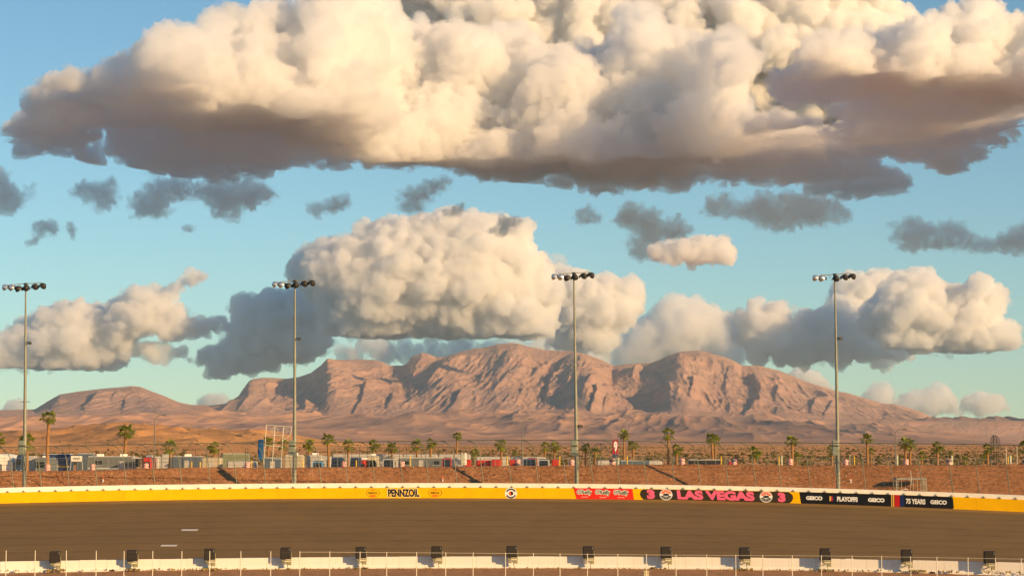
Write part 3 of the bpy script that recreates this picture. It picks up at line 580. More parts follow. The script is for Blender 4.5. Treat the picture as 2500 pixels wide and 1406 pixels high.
# two black banners with stripes between
bb=panel([(1946.5,1),(1950.5,0),(2170,0),(2168,1)],BLK,wall); bb['label']='long black banner with white lettering, left one'
wtext('GEICO',1963,2002.5,.33,.67,WH,bb,.018,.06); wtext('PLAYOFFS',2038,2088,.28,.70,WH,bb,.018,.055); wtext('GEICO',2113,2153,.33,.67,WH,bb,.018,.06)
for i,(mm) in enumerate((GLD,CRD,NVY)): panel([(2019.5+i*4,.70),(2019.5+i*4,.30),(2023.5+i*4,.30),(2023.5+i*4,.70)],mm,bb,'stripe',.016)
b2=panel([(2176.5,1),(2176.5,0),(2312,0),(2318,.0),(2321,.10),(2319,.9),(2314,1)],BLK,wall); b2['label']='shorter black banner with red and blue stripes at its left end'
wtext('75 YEARS',2205,2252,.28,.72,WH,b2,.018,.04); wtext('GEICO',2264,2304,.34,.68,WH,b2,.018,.05)
for a,b_,mm in ((2168,2169.2,BLK),(2169.2,2171.6,GLD),(2171.6,2173.2,BLK),(2173.2,2175.6,GLD),(2177,2190,CRD),(2191,2201,NVY)): panel([(a,1),(a,0),(b_,0),(b_,1)],mm,wall if b_<2176 else b2,'stripe',.016 if b_>2176 else .012)
# ---------------------------------------------------------------- catch fence on the wall
POST=[-27.5,40.8,108.6,176,244,314.7,383.5,448.8,518.5,582,652.6,718,786.9,850.8,917.5,985,1048,1116.7,1180.5,1248.4,1313.5,1381.7,1447,1510.8,1577,1644.8,1707.7,1775,1841.7,1903,1974.5,2040.6,2108,2176.5,2246.5,2319.5,2384,2457.5,2531]
RAILY=[(-100,1093),(60,1090.5),(400,1083.5),(820,1079.5),(1220,1074),(1420,1074),(1600,1078.4),(2040,1081.6),(2300,1083),(2500,1087),(2700,1092)]
STL2=mat('weathered_steel',(.17,.17,.14),.6,.1)
fence=thing('catch_fence',(0,0,0),'tall wire catch fence with posts curving inward over the track, standing on the yellow wall','fence')
LEAN=Vector((-.80,-.60,0))
def fpost(px):
    base=Pw(px,-.5,Wh(px)-.05)[0]; D=base.y; topz=float(CAMZ-(interp(RAILY,px-38)-1080)/F*(D-.9)); H=topz-base.z; P=[]
    for i in range(13):
        s=i/12
        if s<.62: P.append(base+Vector((-.135*H*s*1.05,0,H*s*1.12)))
        else:
            a=(s-.62)/.38*math.pi/2*.97; r=H*.306; b0=base+Vector((-.135*H*.65,0,H*.694)); P.append(b0+LEAN*(r*1.15*(1-math.cos(a)))+Vector((-.03*H*math.sin(a),0,r*math.sin(a))))
    return P
PP=[fpost(p) for p in POST]
for P in PP: MB().tube(P,[.055]*7+[.045]*6,6).build('post',GRN,fence)
def cable(i,off,name,r):
    mb=MB(); mb.tube([P[i]+off for P in PP],r,4); return mb.build(name,GRN,fence)
cable(12,Vector((0,0,.02)),'top_rail',.045)
for i in (1,2,3,4,5,6,7,9): cable(i,Vector((0,-.05,0)),'cable',.013 if i!=6 else .02)
# fine mesh between the posts: thin vertical wires
mb=MB()
for A,B_ in zip(PP[:-1],PP[1:]):
    for s in (.17,.33,.5,.67,.83):
        mb.tube([A[i].lerp(B_[i],s) for i in (0,4,7,9,12)],.004,3,False)
mb.build('wire_mesh',GRN,fence)
# ---------------------------------------------------------------- floodlight masts
POLE=mat('mast_steel',(.30,.30,.23),.5,.2,c2=(.24,.24,.18),scale=2); BOXM=mat('grey_green_box',(.20,.235,.19),.6); LAMPD=mat('dark_lamp_shell',(.035,.033,.03),.45); LAMPS=mat('polished_reflector',(.8,.8,.78),.25,.8); LAMPG=mat('lamp_glass',(.15,.14,.13),.15)
def lamp_head(parent,pos,yaw,silver):
    # bell shaped shell opening downward and forward, with a wedge visor
    tilt=Matrix.Rotation(yaw,3,'Z')@Matrix.Rotation(math.radians(62),3,'X')
    prof=[(.02,.42),(.14,.40),(.27,.30),(.36,.14),(.42,0.0),(.40,-.02)]
    o=MB().lathe(prof,pos,16,tilt).build('lamp_head',[LAMPS if silver else LAMPD],parent,smooth=True)
    v=MB()
    for i in range(9):
        a=math.pi*(-.08+1.16*i/8); L=.30+.25*math.sin(max(0,min(math.pi,a)))
        v.v+= [tuple(Vector(pos)+tilt@Vector((.42*math.cos(a),.42*math.sin(a),-.02))),tuple(Vector(pos)+tilt@Vector((.45*math.cos(a),.47*math.sin(a),-.02-L)))]
    v.f=[(2*i,2*i+1,2*i+3,2*i+2) for i in range(8)]; v.f+= [tuple(reversed(f)) for f in v.f]
    v.build('visor',LAMPD,o)
    g=MB(); g.v=[tuple(Vector(pos)+tilt@Vector((.40*math.cos(a*math.pi/8),.40*math.sin(a*math.pi/8),-.01))) for a in range(16)]; g.f=[tuple(range(16))]; g.build('lamp_glass',LAMPG,o)
    return o
def mast(pxb,pxt,ytop,midy,label,missing=None,xbar=None):
    D=float(Do(pxb))+2.6; base=at(pxb,1190,D); base=Vector((base.x,D,float(ZOf(pxb))+.3)); top=at(pxt,ytop,D)
    m=thing('floodlight_mast',tuple(base),label,'floodlight mast','floodlight masts behind the wall'); L=lambda v:Vector(v)-base
    H=top.z-base.z; tx=top.x-base.x
    MB().tube([(0,0,-.3),(tx*.3,0,H*.3),(tx*.6,0,H*.6),(tx,0,H)],[.25,.21,.155,.09],12).build('pole',POLE,m,smooth=True)
    k=D/F
    # switch box with its strap
    zb=CAMZ-(1093-1080)*k-base.z; f=zb/H
    bx=MB().box((tx*f-.34,-.05,zb),(.62,.62,1.75),0,.04).build('switch_box',BOXM,m); MB().box((tx*f-.28,-.06,zb+.25),(.80,.74,.12)).build('strap',DST,bx); MB().tube([(tx*f+.2,-.3,zb-.2),(tx*f+.34,-.33,zb-1.2),(tx*f+.22,-.3,zb-2.6)],.035,6).build('conduit',DST,m)
    zm=CAMZ+(1080-midy)*k-base.z; f=zm/H
    mb=MB(); mb.box((tx*f+.5,-.1,zm),(.48,.42,.30),.2,.05); mb.tube([(tx*f,0,zm+.15),(tx*f+.35,-.08,zm+.1)],.04,6); mb.build('small_lamp',DST,m)
    if xbar: zc=CAMZ+(1080-xbar)*k-base.z; MB().tube([(tx*zc/H-.62,-.1,zc),(tx*zc/H+.62,-.1,zc)],.035,6).build('cross_bar',DST,m)
    # head frame, slightly tilted
    bar=[Vector((tx-1.85,-.15,H-.12)),Vector((tx+1.85,.15,H+.14))]; MB().tube(bar,.05,6).build('cross_arm',POLE,m)
    MB().tube([(tx,0,H-.35),(tx,-.05,H+.1)],[.16,.22],8).build('hub',DST,m)
    for i,(ox,oz,sil,yaw) in enumerate(((-2.30,-.46,True,-.9),(-1.55,-.50,True,-.75),(-.80,-.62,False,-.55),(.12,-.52,False,.15),(1.15,-.38,False,.5),(2.05,-.30,False,.8))):
        arm_a=bar[0].lerp(bar[1],min(max((ox+1.85)/3.7+.05,0),1)); pos=(tx+ox,-.25,H+oz)
        if missing==i: MB().tube([arm_a,Vector(pos)+Vector((.25,0,.2))],.04,5).build('bare_bracket',POLE,m); continue
        a=lamp_head(m,pos,yaw,sil); MB().tube([arm_a,Vector(pos)+Vector((0,0,.25))],.035,5).build('bracket',LAMPS if sil else POLE,m)
    return m
mast(60,63,693,838,'floodlight mast at the far left edge beside the tallest palm, with a short cross bar',xbar=981)
mast(719,720,686,828,'floodlight mast just right of the open white sign frame')
mast(1409,1401,667,1040,'floodlight mast rising above the red banner, near the middle of the track')
mast(2047,2038,670,827,'rightmost floodlight mast, with one lamp missing from its row',missing=2)
# ---------------------------------------------------------------- inner wall
YIT=[(-900,1392),(0,1368),(420,1361.5),(820,1356.5),(1220,1355),(1620,1356.5),(2060,1362),(2500,1370.5),(3400,1402)]
def Pi(px,off=0.0,z=0.0):
    D=float(Di(px)); e=.5; a=Vector((float(colx(px-e,Di(px-e))),float(Di(px-e)),0)); b=Vector((float(colx(px+e,Di(px+e))),float(Di(px+e)),0)); t=(b-a).normalized(); n=Vector((t.y,-t.x,0)); n=n if n.y<0 else -n
    return Vector((float(colx(px,D)),D,float(ZIf(px))))+n*off+Vector((0,0,z)),t,n
_yi=smooth_tab([(-420,1376)]+[q for q in YIT if -100<q[0]<2600]+[(2900,1383)],4)
def Ih(px): return float(CAMZ-(_yi(px)-1080)/F*Di(px))-float(ZIf(px))
iw=thing('inner_wall',(0,0,0),'low white concrete wall of separate blocks along the near side of the track','wall')
M_JT=mat('wall_joint',(.42,.38,.30),.9); M_IW=mat('white_concrete',(.80,.75,.66),.7,c2=(.74,.68,.58),scale=.35,ramp=(.42,.8),bump=.01,bscale=6)
px=-110.0; r_=random.Random(4)
while px<2620:
    w=61+5*r_.random(); h0=Ih(px+w/2)+r_.uniform(-.012,.012); mb=MB(); A,t_,n_=Pi(px+.15); B_,_,_=Pi(px+w-.15)
    prof=[(.0,-.25),(.0,.12),(-.10,.30),(-.13,h0-.03),(-.16,h0),(-.30,h0),(-.33,h0-.03),(-.36,.3),(-.46,.12),(-.46,-.25)]
    V=[A+n_*o_+Vector((0,0,z_)) for o_,z_ in prof]+[B_+n_*o_+Vector((0,0,z_)) for o_,z_ in prof]; n=len(prof)
    mb.add(V,[(i,i+1,n+i+1,n+i) for i in range(n-1)]+[tuple(range(n-1,-1,-1)),tuple(range(n,2*n))]); mb.build('wall_block',M_IW,iw)
    if r_.random()<.12:
        q,t2,_=Pi(px+w*r_.uniform(.25,.75),-.23,h0+.02); MB().box((q.x,q.y,q.z),(r_.uniform(.3,.9),.12,.05),math.atan2(t2.y,t2.x)).build('cap_plate',M_IW,iw)
    px+=w
for x in (283,1592,2267):
    q,t2,_=Pi(x,-.02,.10); MB().box((q.x,q.y,q.z),(.42,.12,.13),math.atan2(t2.y,t2.x)).build('drain_slot',BLK,iw)
# cabinets clamped on the inner wall
CAB=mat('dark_brown_cabinet',(.028,.020,.012),.5,c2=(.022,.016,.01),scale=3); BRK=mat('olive_bracket',(.30,.28,.15),.5,.2)
SPK=[(145,1343,1369.5),(332,1340,1366),(519,1337,1363),(703,1334,1361),(885,1332.6,1359),(1068,1331,1358),(1250,1330.6,1357),(1435,1331,1358),(1623,1332.5,1359),(1813,1333.6,1361),(2008,1336,1364),(2205,1339,1367),(2405,1343,1371)]
for i,(x,y0,y1) in enumerate(SPK):
    base,t_,n_=Pi(x,.55,0); rz=math.atan2(t_.y,t_.x); D=base.y; k=D/F
    s=thing('loudspeaker',tuple(base),'%s loudspeaker cabinet from the left, dark brown, on its bracket over the white inner wall'%ORD[i],'loudspeaker','loudspeakers along the inner wall',rz*.6+.10)
    zt0=CAMZ-(y0-1080)*k-base.z; zt1=CAMZ-(y1-1080)*k-base.z; H=(zt0-zt1)*1.04; w=.93
    b=MB().box((0,0,zt1+H/2),(w,.62,H),0,.05,(.97,.92)).build('cabinet',CAB,s)
    MB().box((.34,-.322,zt1+H*.82),(.04,.03,.20)).build('handle',STL,b)
    MB().box((-.0,-.325,zt1+H*.42),(.80,.02,.02)).build('seam',DST,b)
    mb=MB(); mb.tube([(.47,-.05,zt1+H*.6),(.47,-.02,zt1-.05),(.44,.0,zt1-.55)],.035,6); mb.box((.15,0,zt1-.10),(.62,.30,.09)); mb.box((.12,.02,zt1-.27),(.60,.14,.07)); mb.box((.30,-.05,zt1-.42),(.36,.22,.20),0,.03); mb.box((-.22,.02,zt1-.14),(.30,.26,.2),0,.03)
    mb.tube([(-.2,.1,zt1-.1),(-.15,.5,zt1-.2)],.05,6); mb.tube([(.3,.1,zt1-.3),(.3,.5,zt1-.3)],.05,6); mb.build('bracket',BRK,s)
    MB().tube([(.12,-.05,zt1-.45),(.17,-.08,zt1-.65),(.20,-.05,zt1-.85),(.16,-.02,-.05)],.022,5).build('cable',DST,s)
# ---------------------------------------------------------------- near chain link fence
NP=[-52,15,86,162,235,303,373,444,512,588,661,732,805,879,944,1017,1088,1155,1234,1302,1367,1434,1508,1578,1650,1725,1796,1862,1934,2005,2080,2152,2223,2287,2363,2430,2493,2560]
NY=[(0,1343.5),(420,1345),(820,1346),(1220,1349),(1620,1353),(1900,1354.5),(2060,1355.5),(2500,1363)]
CREAM=mat('pale_post_paint',(.72,.66,.52),.5,.1)
nf=thing('post_fence',(0,0,0),'fence of thin pale posts and wires before the white inner wall','fence')
pts=[];
for x in NP:
    D=float(Di(x))-12; yb=1080+(CAMZ-.84)/D*F; tp=at(x,float(interp(NY,x)),D); bp_=Vector((tp.x-.0,D,.75)); pts.append((bp_,tp))
    MB().tube([bp_,tp,tp+Vector((0,0,.03))],[.040,.032,.045],6).build('post',CREAM,nf)
MB().tube([b+Vector((0,0,-.03)) for a,b in pts[11:]],.014,5).build('top_rail',CREAM,nf)
MB().tube([b+Vector((0,0,-.05)) for a,b in pts[:12]],.006,4).build('top_wire',GRN,nf)
MB().tube([a.lerp(b,.04) for a,b in pts],.012,4).build('bottom_wire',STL,nf)
mb=MB()
for (a,b),(c_,d) in zip(pts[:-1],pts[1:]):
    for s in np.linspace(.08,.92,8): mb.tube([a.lerp(c_,s),b.lerp(d,s)-Vector((0,0,.05))],.0016,3,False)
mb.build('wire_mesh',GRN,nf)
q=at(1577,1400,float(Di(1577))-9)
pb=thing('utility_post',(q.x,q.y,.85),'short beige box standing on the gravel at the bottom edge right of centre','utility box'); MB().box((0,0,.32),(.46,.40,.74),.1,.03).build('box',mat('beige_box',(.50,.42,.22),.6),pb); MB().box((0,0,.71),(.52,.46,.05),.1).build('lid',mat('beige_lid',(.55,.47,.26),.6),pb)
print('track things',round(time.time()-T0,1))
# ---------------------------------------------------------------- things beyond the embankment
GZ=7.0
CR=lambda px:float(Dc(px))
TRK=mat('palm_trunk',(.40,.21,.075),.9,c2=(.24,.125,.05),scale=5,bump=.05,bscale=8); LEAF=mat('palm_leaf',(.10,.145,.012),.5,c2=(.24,.25,.02),scale=1.4,spec=.3); DEADL=mat('dry_palm_skirt',(.36,.22,.08),.9)
def make_palm(seed,label,nf=34,H=6.0,bushy=False):
    r=random.Random(seed); t=thing('palm_tree',(0,0,0),label,'palm tree','palm trees behind the embankment'); P=[];R=[]; lean=r.uniform(-.25,.25)
    for i in range(14):
        s=i/13; P.append((lean*s*s+.03*math.sin(s*9+seed),0,H*s-.2)); R.append(.34*(1-.42*s)+.05*math.exp(-s*14)+r.uniform(-.018,.018)+(.09*max(0,(s-.80)/.2) if not bushy else 0))
    tr=MB().tube(P,R,10).build('trunk',TRK,t,smooth=True)
    top=Vector(P[-1]); mb=MB(); ds=MB()
    for i in range(nf):
        el=math.radians(r.choice([75,60,45,30,15,0,-20,-40])+r.uniform(-10,10)); az=i*2.39996+r.uniform(-.3,.3); L=r.uniform(.55,1.15); d=Vector((math.cos(az)*math.cos(el),math.sin(az)*math.cos(el),math.sin(el)))
        mid=top+d*L; side=d.cross(Vector((0,0,1))).normalized(); up=side.cross(d).normalized()
        # petiole
        w=.018; mb.add([top+side*w,mid+side*w,mid-side*w,top-side*w],[(0,1,2,3)])
        nb=7; fl=r.uniform(.7,1.0)
        for j in range(nb):
            a=(j/(nb-1)-.5)*math.radians(150); dd=(d*math.cos(a)+side*math.sin(a)); tip=mid+dd*fl*(1-.15*abs(a))+Vector((0,0,-.22*fl-.10*abs(a)-.12*r.random())); b0=mid+dd*fl*.45+Vector((0,0,-.02)); ww=side*math.cos(a)*.075-d*math.sin(a)*.075
            q=up*.03
            mb.add([mid,b0+ww,tip,b0-ww],[(0,1,2,3)])
            mb.add([mid+q,b0+ww+q-up*.05,b0-up*.04,tip],[(0,1,2,3)])
    mb.build('crown',LEAF,t)
    for i in range(16):
        az=i*2.4; d=Vector((math.cos(az),math.sin(az),0)); L=r.uniform(.35,.75); s=Vector((-d.y,d.x,0))*.09
        ds.add([top+d*.14+s,top+d*.14-s,top+d*.34-s*1.4-Vector((0,0,L)),top+d*.34+s*1.4-Vector((0,0,L))],[(0,1,2,3)])
    ds.build('dry_skirt',DEADL,t); return t
PALMS=[(122,1016,44,0),(72,1074,46,-12),(-4,1071,46,-8),(310,1052,46,5),(420,1087,40,10),(526,1090,34,15),(658,1077,32,30),(695,1081,30,20),(757,1084,34,25),(805,1070,36,10),
(852,1083,34,30),(914,1085,34,20),(957,1091,32,35),(1019,1083,34,20),(1053,1080,30,30),(1116,1062,27,60),(1160,1104,26,50),(1224,1083,32,30),(1256,1104,16,60),(1331,1088,28,40),(1353,1088,29,30),
(1428,1091,28,35),(1452,1101,28,60),(1522,1057,30,30),(1545,1086,32,40),(1630,1056,36,15),(1650,1095,32,40),(1737,1068,36,10),(1744,1072,30,14),(1838,1104,38,30),(1931,1075,36,20),(1941,1112,26,60),(2027,1096,32,25),
(2113,1069,32,30),(2122,1098,19,80),(2205,1079,36,20),(2216,1084,32,24),(2245,1109,26,60),(2283,1090,34,25),(2315,1107,20,90),(2350,1122,24,70),(2405,1093,32,25),(2394,1117,20,90),(2497,1086,42,10)]
NEAR=[(0,'the left edge of the view'),(60,'the leftmost floodlight mast'),(345,'the red fire truck'),(382,'the leftmost street lamp'),(642,'the dark blue feather flag'),(680,'the open white sign frame'),(719,'the second floodlight mast'),(834,'the dark blue cars'),(1133,'the pale metal cabinet pair'),(1275,'the middle street lamp'),(1340,'the silver van'),(1409,'the third floodlight mast'),(1466,'the dark steel arch'),(1500,'the red number 9 tower'),(1716,'the long low black trailer'),(2047,'the rightmost floodlight mast'),(2181,'the rightmost street lamp'),(2423,'the domed lattice tower'),(2500,'the right edge of the view')]
def nearwords(px):
    a=min(NEAR,key=lambda q:abs(q[0]-px)); return a[1] if abs(px-a[0])<6 else ('just right of ' if px>a[0] else 'just left of ')+a[1]
protos=[make_palm(s,'x',nf) for s,nf in ((3,27),(7,23),(12,30))]
used=[False]*3; ORDP={}
heights={}
for i,(px,yc,w,extra) in enumerate(PALMS):
    D=CR(px)+42+extra; k=D/F; gz=max(GZ,ground_z(px,D)) if D>CR(px)+60 else GZ; z=CAMZ-(yc-1080)*k; H=z-gz; sc=w*k/2.9
    size='tall' if yc<1066 else ('low bushy' if yc>1100 else 'mid height')
    lb='%s palm tree %s'%(size,nearwords(px)) if True else ''
    base=(float(colx(px,D)),D,gz-.1)
    p=i%3; root=protos[p]
    if used[p]: root=dup(protos[p],base,rnd.uniform(0,6.28))
    else: used[p]=True
    root.location=base; root.rotation_euler=(0,0,rnd.uniform(0,6.28)); root.scale=(sc,sc,max(.1,H/5.95)); root['label']=lb; heights[root.name]=(px,yc,root)
# crowns keep their own proportions: undo the trunk stretch on the crown and skirt
for n_,(px,yc,root) in heights.items():
    for ch in root.children:
        if ch.name.startswith(('crown','dry_skirt')):
            q=root.scale[0]/root.scale[2]; ch.scale=(1,1,q); ch.location.z=5.8*(1-q)
# make palm labels single each one out: where two would read the same, add which of them it is
by={}
for n_,(px,yc,root) in heights.items(): by.setdefault(root['label'],[]).append((px,root))
for lb,L in by.items():
    if len(L)>1:
        L.sort(key=lambda q:q[0]); names=['left','right'] if len(L)==2 else ['leftmost','middle','rightmost'] if len(L)==3 else ORD
        for q,(px,root) in enumerate(L): root['label']=lb.replace(' palm tree',' palm tree, %s of %s,'%(names[q] if len(L)<4 else names[q]+' from the left',{2:'two',3:'three'}.get(len(L),'several')))
# ---- flag-wrapped barrels along the crest
def flag_mat():
    m,t,b=node_mat('flag_wrap'); b.inputs['Roughness'].default_value=.6; tc=t.nodes.new('ShaderNodeTexCoord'); w=t.nodes.new('ShaderNodeTexWave'); w.bands_direction='Z'; w.inputs['Scale'].default_value=1.75; w.inputs['Distortion'].default_value=1.2; w.inputs['Detail'].default_value=0; w.inputs['Detail Scale'].default_value=1.5
    mp=t.nodes.new('ShaderNodeMapping'); mp.inputs['Rotation'].default_value=(0,.35,0); t.links.new(tc.outputs['Object'],mp.inputs[0]); t.links.new(mp.outputs[0],w.inputs['Vector'])
    r=t.nodes.new('ShaderNodeValToRGB'); r.color_ramp.interpolation='CONSTANT'; r.color_ramp.elements[0].color=(.62,.03,.02,1); r.color_ramp.elements[1].position=.5; r.color_ramp.elements[1].color=(.8,.74,.66,1)
    t.links.new(w.outputs['Fac'],r.inputs[0]); t.links.new(r.outputs[0],b.inputs['Base Color']); return m
FLG=flag_mat(); STAR=mat('navy_star_field',(.012,.018,.06),.6)
BAR=[(123,17,0),(233,15,0),(361.5,15,0),(608,15,0),(842,14,0),(983,13,0),(1264,16,1),(1395,15,0),(1494.5,15,2),(1663,15,0),(1789,14,2),(1925,15,0),(2060,14,0),(2206,15,0),(2310.5,16,2),(2496,15,2)]
for i,(px,h,star) in enumerate(BAR):
    D=CR(px)+1.0; k=D/F; z=float(Zc(px)); x=float(colx(px,D)); H=h*k
    t=thing('striped_barrel',(x,D,z-.05),'red and white striped barrel, %s from the left on the embankment crest'%ORD[i],'barrel','striped barrels along the crest',rnd.uniform(-.3,.3))
    MB().lathe([(.0,0),(.31,0),(.33,.04),(.33,H*.32),(.345,H*.34),(.33,H*.36),(.33,H*.66),(.345,H*.68),(.33,H*.70),(.33,H*.97),(.30,H),(.27,H*.96),(0,H*.95)],(0,0,0),18).build('drum',FLG,t,smooth=True)
    if star:
        mb=MB(); z0,z1=(.02,H*.4) if star==1 else (H*.55,H*.93)
        for j in range(9):
            a=-math.pi*.95+j*math.pi*.8/8; mb.v+=[(.349*math.cos(a),.349*math.sin(a),z0),(.349*math.cos(a),.349*math.sin(a),z1)]
        mb.f=[(2*j,2*j+2,2*j+3,2*j+1) for j in range(8)]; s_=mb.build('star_field',STAR,t); mb=MB()
        for j in range(8):
            a=-math.pi*.9+j*.31; zz=z0+(z1-z0)*(.3 if j%2 else .7); c_=Vector((.354*math.cos(a),.354*math.sin(a),zz)); u=Vector((-math.sin(a),math.cos(a),0)); P=[c_+(u*math.cos(math.pi/2+q*math.pi/5)+Vector((0,0,1))*math.sin(math.pi/2+q*math.pi/5))*(.055 if q%2==0 else .022) for q in range(10)]; mb.add(P,[tuple(range(10))])
        mb.build('star',WH,s_)
# ---- bollards, pedestals
YB=mat('yellow_post_paint',(.80,.50,.03),.5); PED=mat('pale_green_box',(.45,.46,.33),.6)
BOL=[472.5,493,617.7,742,872,1002.8,1238,1365.7,1529.6,1757.5,1898,2081,2454]
for i,px in enumerate(BOL):
    D=CR(px)+6; z=CAMZ-(1113 -1080 if px>900 else 1126-1080)*D/F; b0=6.9+ (float(Zc(px))-6.9)*.5
    top=z if px<600 or px>900 else CAMZ-(1122-1080)*D/F
    b0=float(emb_z(np.array([px]),np.array([31.0]))[0])-.1
    t=tag(MB().tube([(0,0,0),(0,0,top-b0-.08),(0,0,top-b0)],[.07,.07,.04],10).build('bollard',YB,None),'yellow steel bollard, %s from the left behind the embankment crest'%ORD[i],'bollard','yellow bollards behind the crest'); t.location=(float(colx(px,D)),D,b0)
for i,(px,y0) in enumerate([(1508,1118),(1904.7,1113),(2185,1112),(2318,1112),(2460,1112)]):
    D=CR(px)+4; b0=float(emb_z(np.array([px]),np.array([29.0]))[0])-.1; zt_=CAMZ-(y0-1080)*D/F; t=thing('utility_cabinet',(float(colx(px,D)),D,b0),'slim pale green utility cabinet, %s from the left on the crest'%ORD[i],'utility cabinet','slim cabinets on the crest')
    MB().box((0,0,(zt_-b0)/2),(.24,.2,zt_-b0),.2,.02).build('case',PED,t); MB().box((0,0,zt_-b0+.02),(.29,.25,.05),.2).build('cap',PED,t)
t=thing('metal_cabinet',(float(colx(1133,CR(1133)+3)),CR(1133)+3,float(Zc(1133))-.4),'pale metal cabinet pair on a short stand at the crest','utility cabinet'); kk=(CR(1133)+3)/F
MB().box((-.22,0,1.25),(.26,.3,1.5),0,.02).build('case',PED,t); MB().box((.22,0,1.25),(.26,.3,1.5),0,.02).build('case',WHT,t); MB().box((0,0,.25),(.1,.1,.6)).build('stand',DST,t)
# orange-tipped stakes on the embankment
for px,y0,y1,lb in ((258,1171,1185,'left'),(1082,1162,1177,'middle'),(2072,1178,1193,'right')):
    q=on_bank(px,min(y1-2,1176)); D=q.y; t=thing('marker_stake',(q.x,q.y,q.z-.15),'small white stake with orange top on the embankment, %s one of three'%lb,'marker stake','marker stakes'); k=D/F
    MB().box((0,0,.2),(.12,.12,.5)).build('foot',WH,t); MB().tube([(0,0,.4),(0,0,.95)],.04,6).build('orange_tip',ORG,t)
# ---- perimeter fence behind the crest
pf=thing('chain_link_fence',(0,0,0),'low grey chain link fence with slim posts running behind the embankment crest','fence'); pts=[]
px=-60; 
while px<2580:
    D=CR(px)+9; ztop=CAMZ-(np.interp(px,[0,400,1200,2500],[1117,1119,1114,1121])-1080)*D/F; b0=float(emb_z(np.array([px]),np.array([34.0]))[0])-.1
    pts.append((Vector((float(colx(px,D)),D,b0)),Vector((float(colx(px,D))+.02*rnd.uniform(-1,1),D,ztop)))); px+=25.5+rnd.uniform(-2,2)
for a,b in pts: MB().tube([a,b],.028,5).build('post',STL,pf)
MB().tube([b for a,b in pts],.016,4).build('top_rail',STL,pf); MB().tube([a.lerp(b,.12) for a,b in pts],.01,4).build('bottom_rail',STL,pf)
mb=MB()
for (a,b),(c_,d) in zip(pts[:-1],pts[1:]):
    for s in np.linspace(.1,.9,6): mb.tube([a.lerp(c_,s),b.lerp(d,s)],.003,3,False)
mb.build('wire_mesh',STL,pf)
# ---- street lamps
def lamp(px,yt,px2,y2,lb):
    D=CR(px)+30; k=D/F; base=Vector((float(colx(px,D)),D,GZ)); zt_=CAMZ+(1080-yt)*k-GZ; zt2=CAMZ+(1080-y2)*k-GZ; dx=(px2-px)*k
    t=thing('street_lamp',tuple(base),lb,'street lamp','street lamps with curved arms'); P=[(0,0,zt_*.0),(0,0,zt_*.5),(0,0,zt_)]; MB().tube(P,[.11,.09,.065],8).build('pole',STL2,t)
    A=[(dx*(1-math.cos(a)),0,zt_+(zt2-zt_)*math.sin(a)) for a in np.linspace(0,math.pi/2,9)]; MB().tube(A,.045,6).build('arm',STL2,t)
    h=MB().box((dx+.28,0,zt2-.02),(.62,.26,.15),0,.04).build('lamp_head',STL2,t); MB().box((dx+.3,0,zt2-.105),(.36,.2,.03)).build('lens',LAMPG,h)
lamp(382,1027,400,1013.5,'street lamp with curved arm at the left, above the grey motorhome'); lamp(1275,1037,1292,1022.5,'street lamp with curved arm in the middle, over the red trailers'); lamp(2181,1060,2199,1046,'street lamp with curved arm at the right, beside the double palm')
# ---- vehicles and trailers in the car park
GL=mat('dark_glass',(.02,.025,.03),.12,spec=.5); TYR=mat('tyre',(.02,.02,.02),.85); HUB=mat('hub_metal',(.5,.5,.48),.4,.6)
def paint(n,c): return mat(n,c,.35,spec=.5,c2=tuple(a*.85 for a in c),scale=.8)
CW=paint('white_body',(.50,.48,.43)); CG=paint('grey_body',(.16,.175,.17)); CB=paint('dark_blue_body',(.03,.06,.14)); CR_=paint('red_body',(.50,.035,.02)); CC=paint('cream_body',(.52,.45,.30)); CLB=paint('light_blue_body',(.12,.34,.55)); COL_=paint('olive_body',(.24,.26,.15)); CBK=paint('black_body',(.018,.018,.02)); CSV=paint('silver_body',(.45,.46,.46)); CBG=paint('blue_grey_body',(.10,.135,.17))
def wheels(t,L,Wd,r,xs):
    for x in xs:
        for s in (-1,1):
            w=MB().lathe([(0,-.12),(r,-.12),(r+.02,-.06),(r+.02,.06),(r,.12),(0,.12)],(x,s*(Wd/2-.1),r),14,Matrix.Rotation(math.pi/2,3,'X')).build('wheel',TYR,t); MB().lathe([(0,.135),(r*.5,.135),(r*.55,.10)],(x,s*(Wd/2-.1),r),10,Matrix.Rotation(math.pi/2*(1 if s<0 else -1),3,'X')).build('hub_cap',HUB,w)
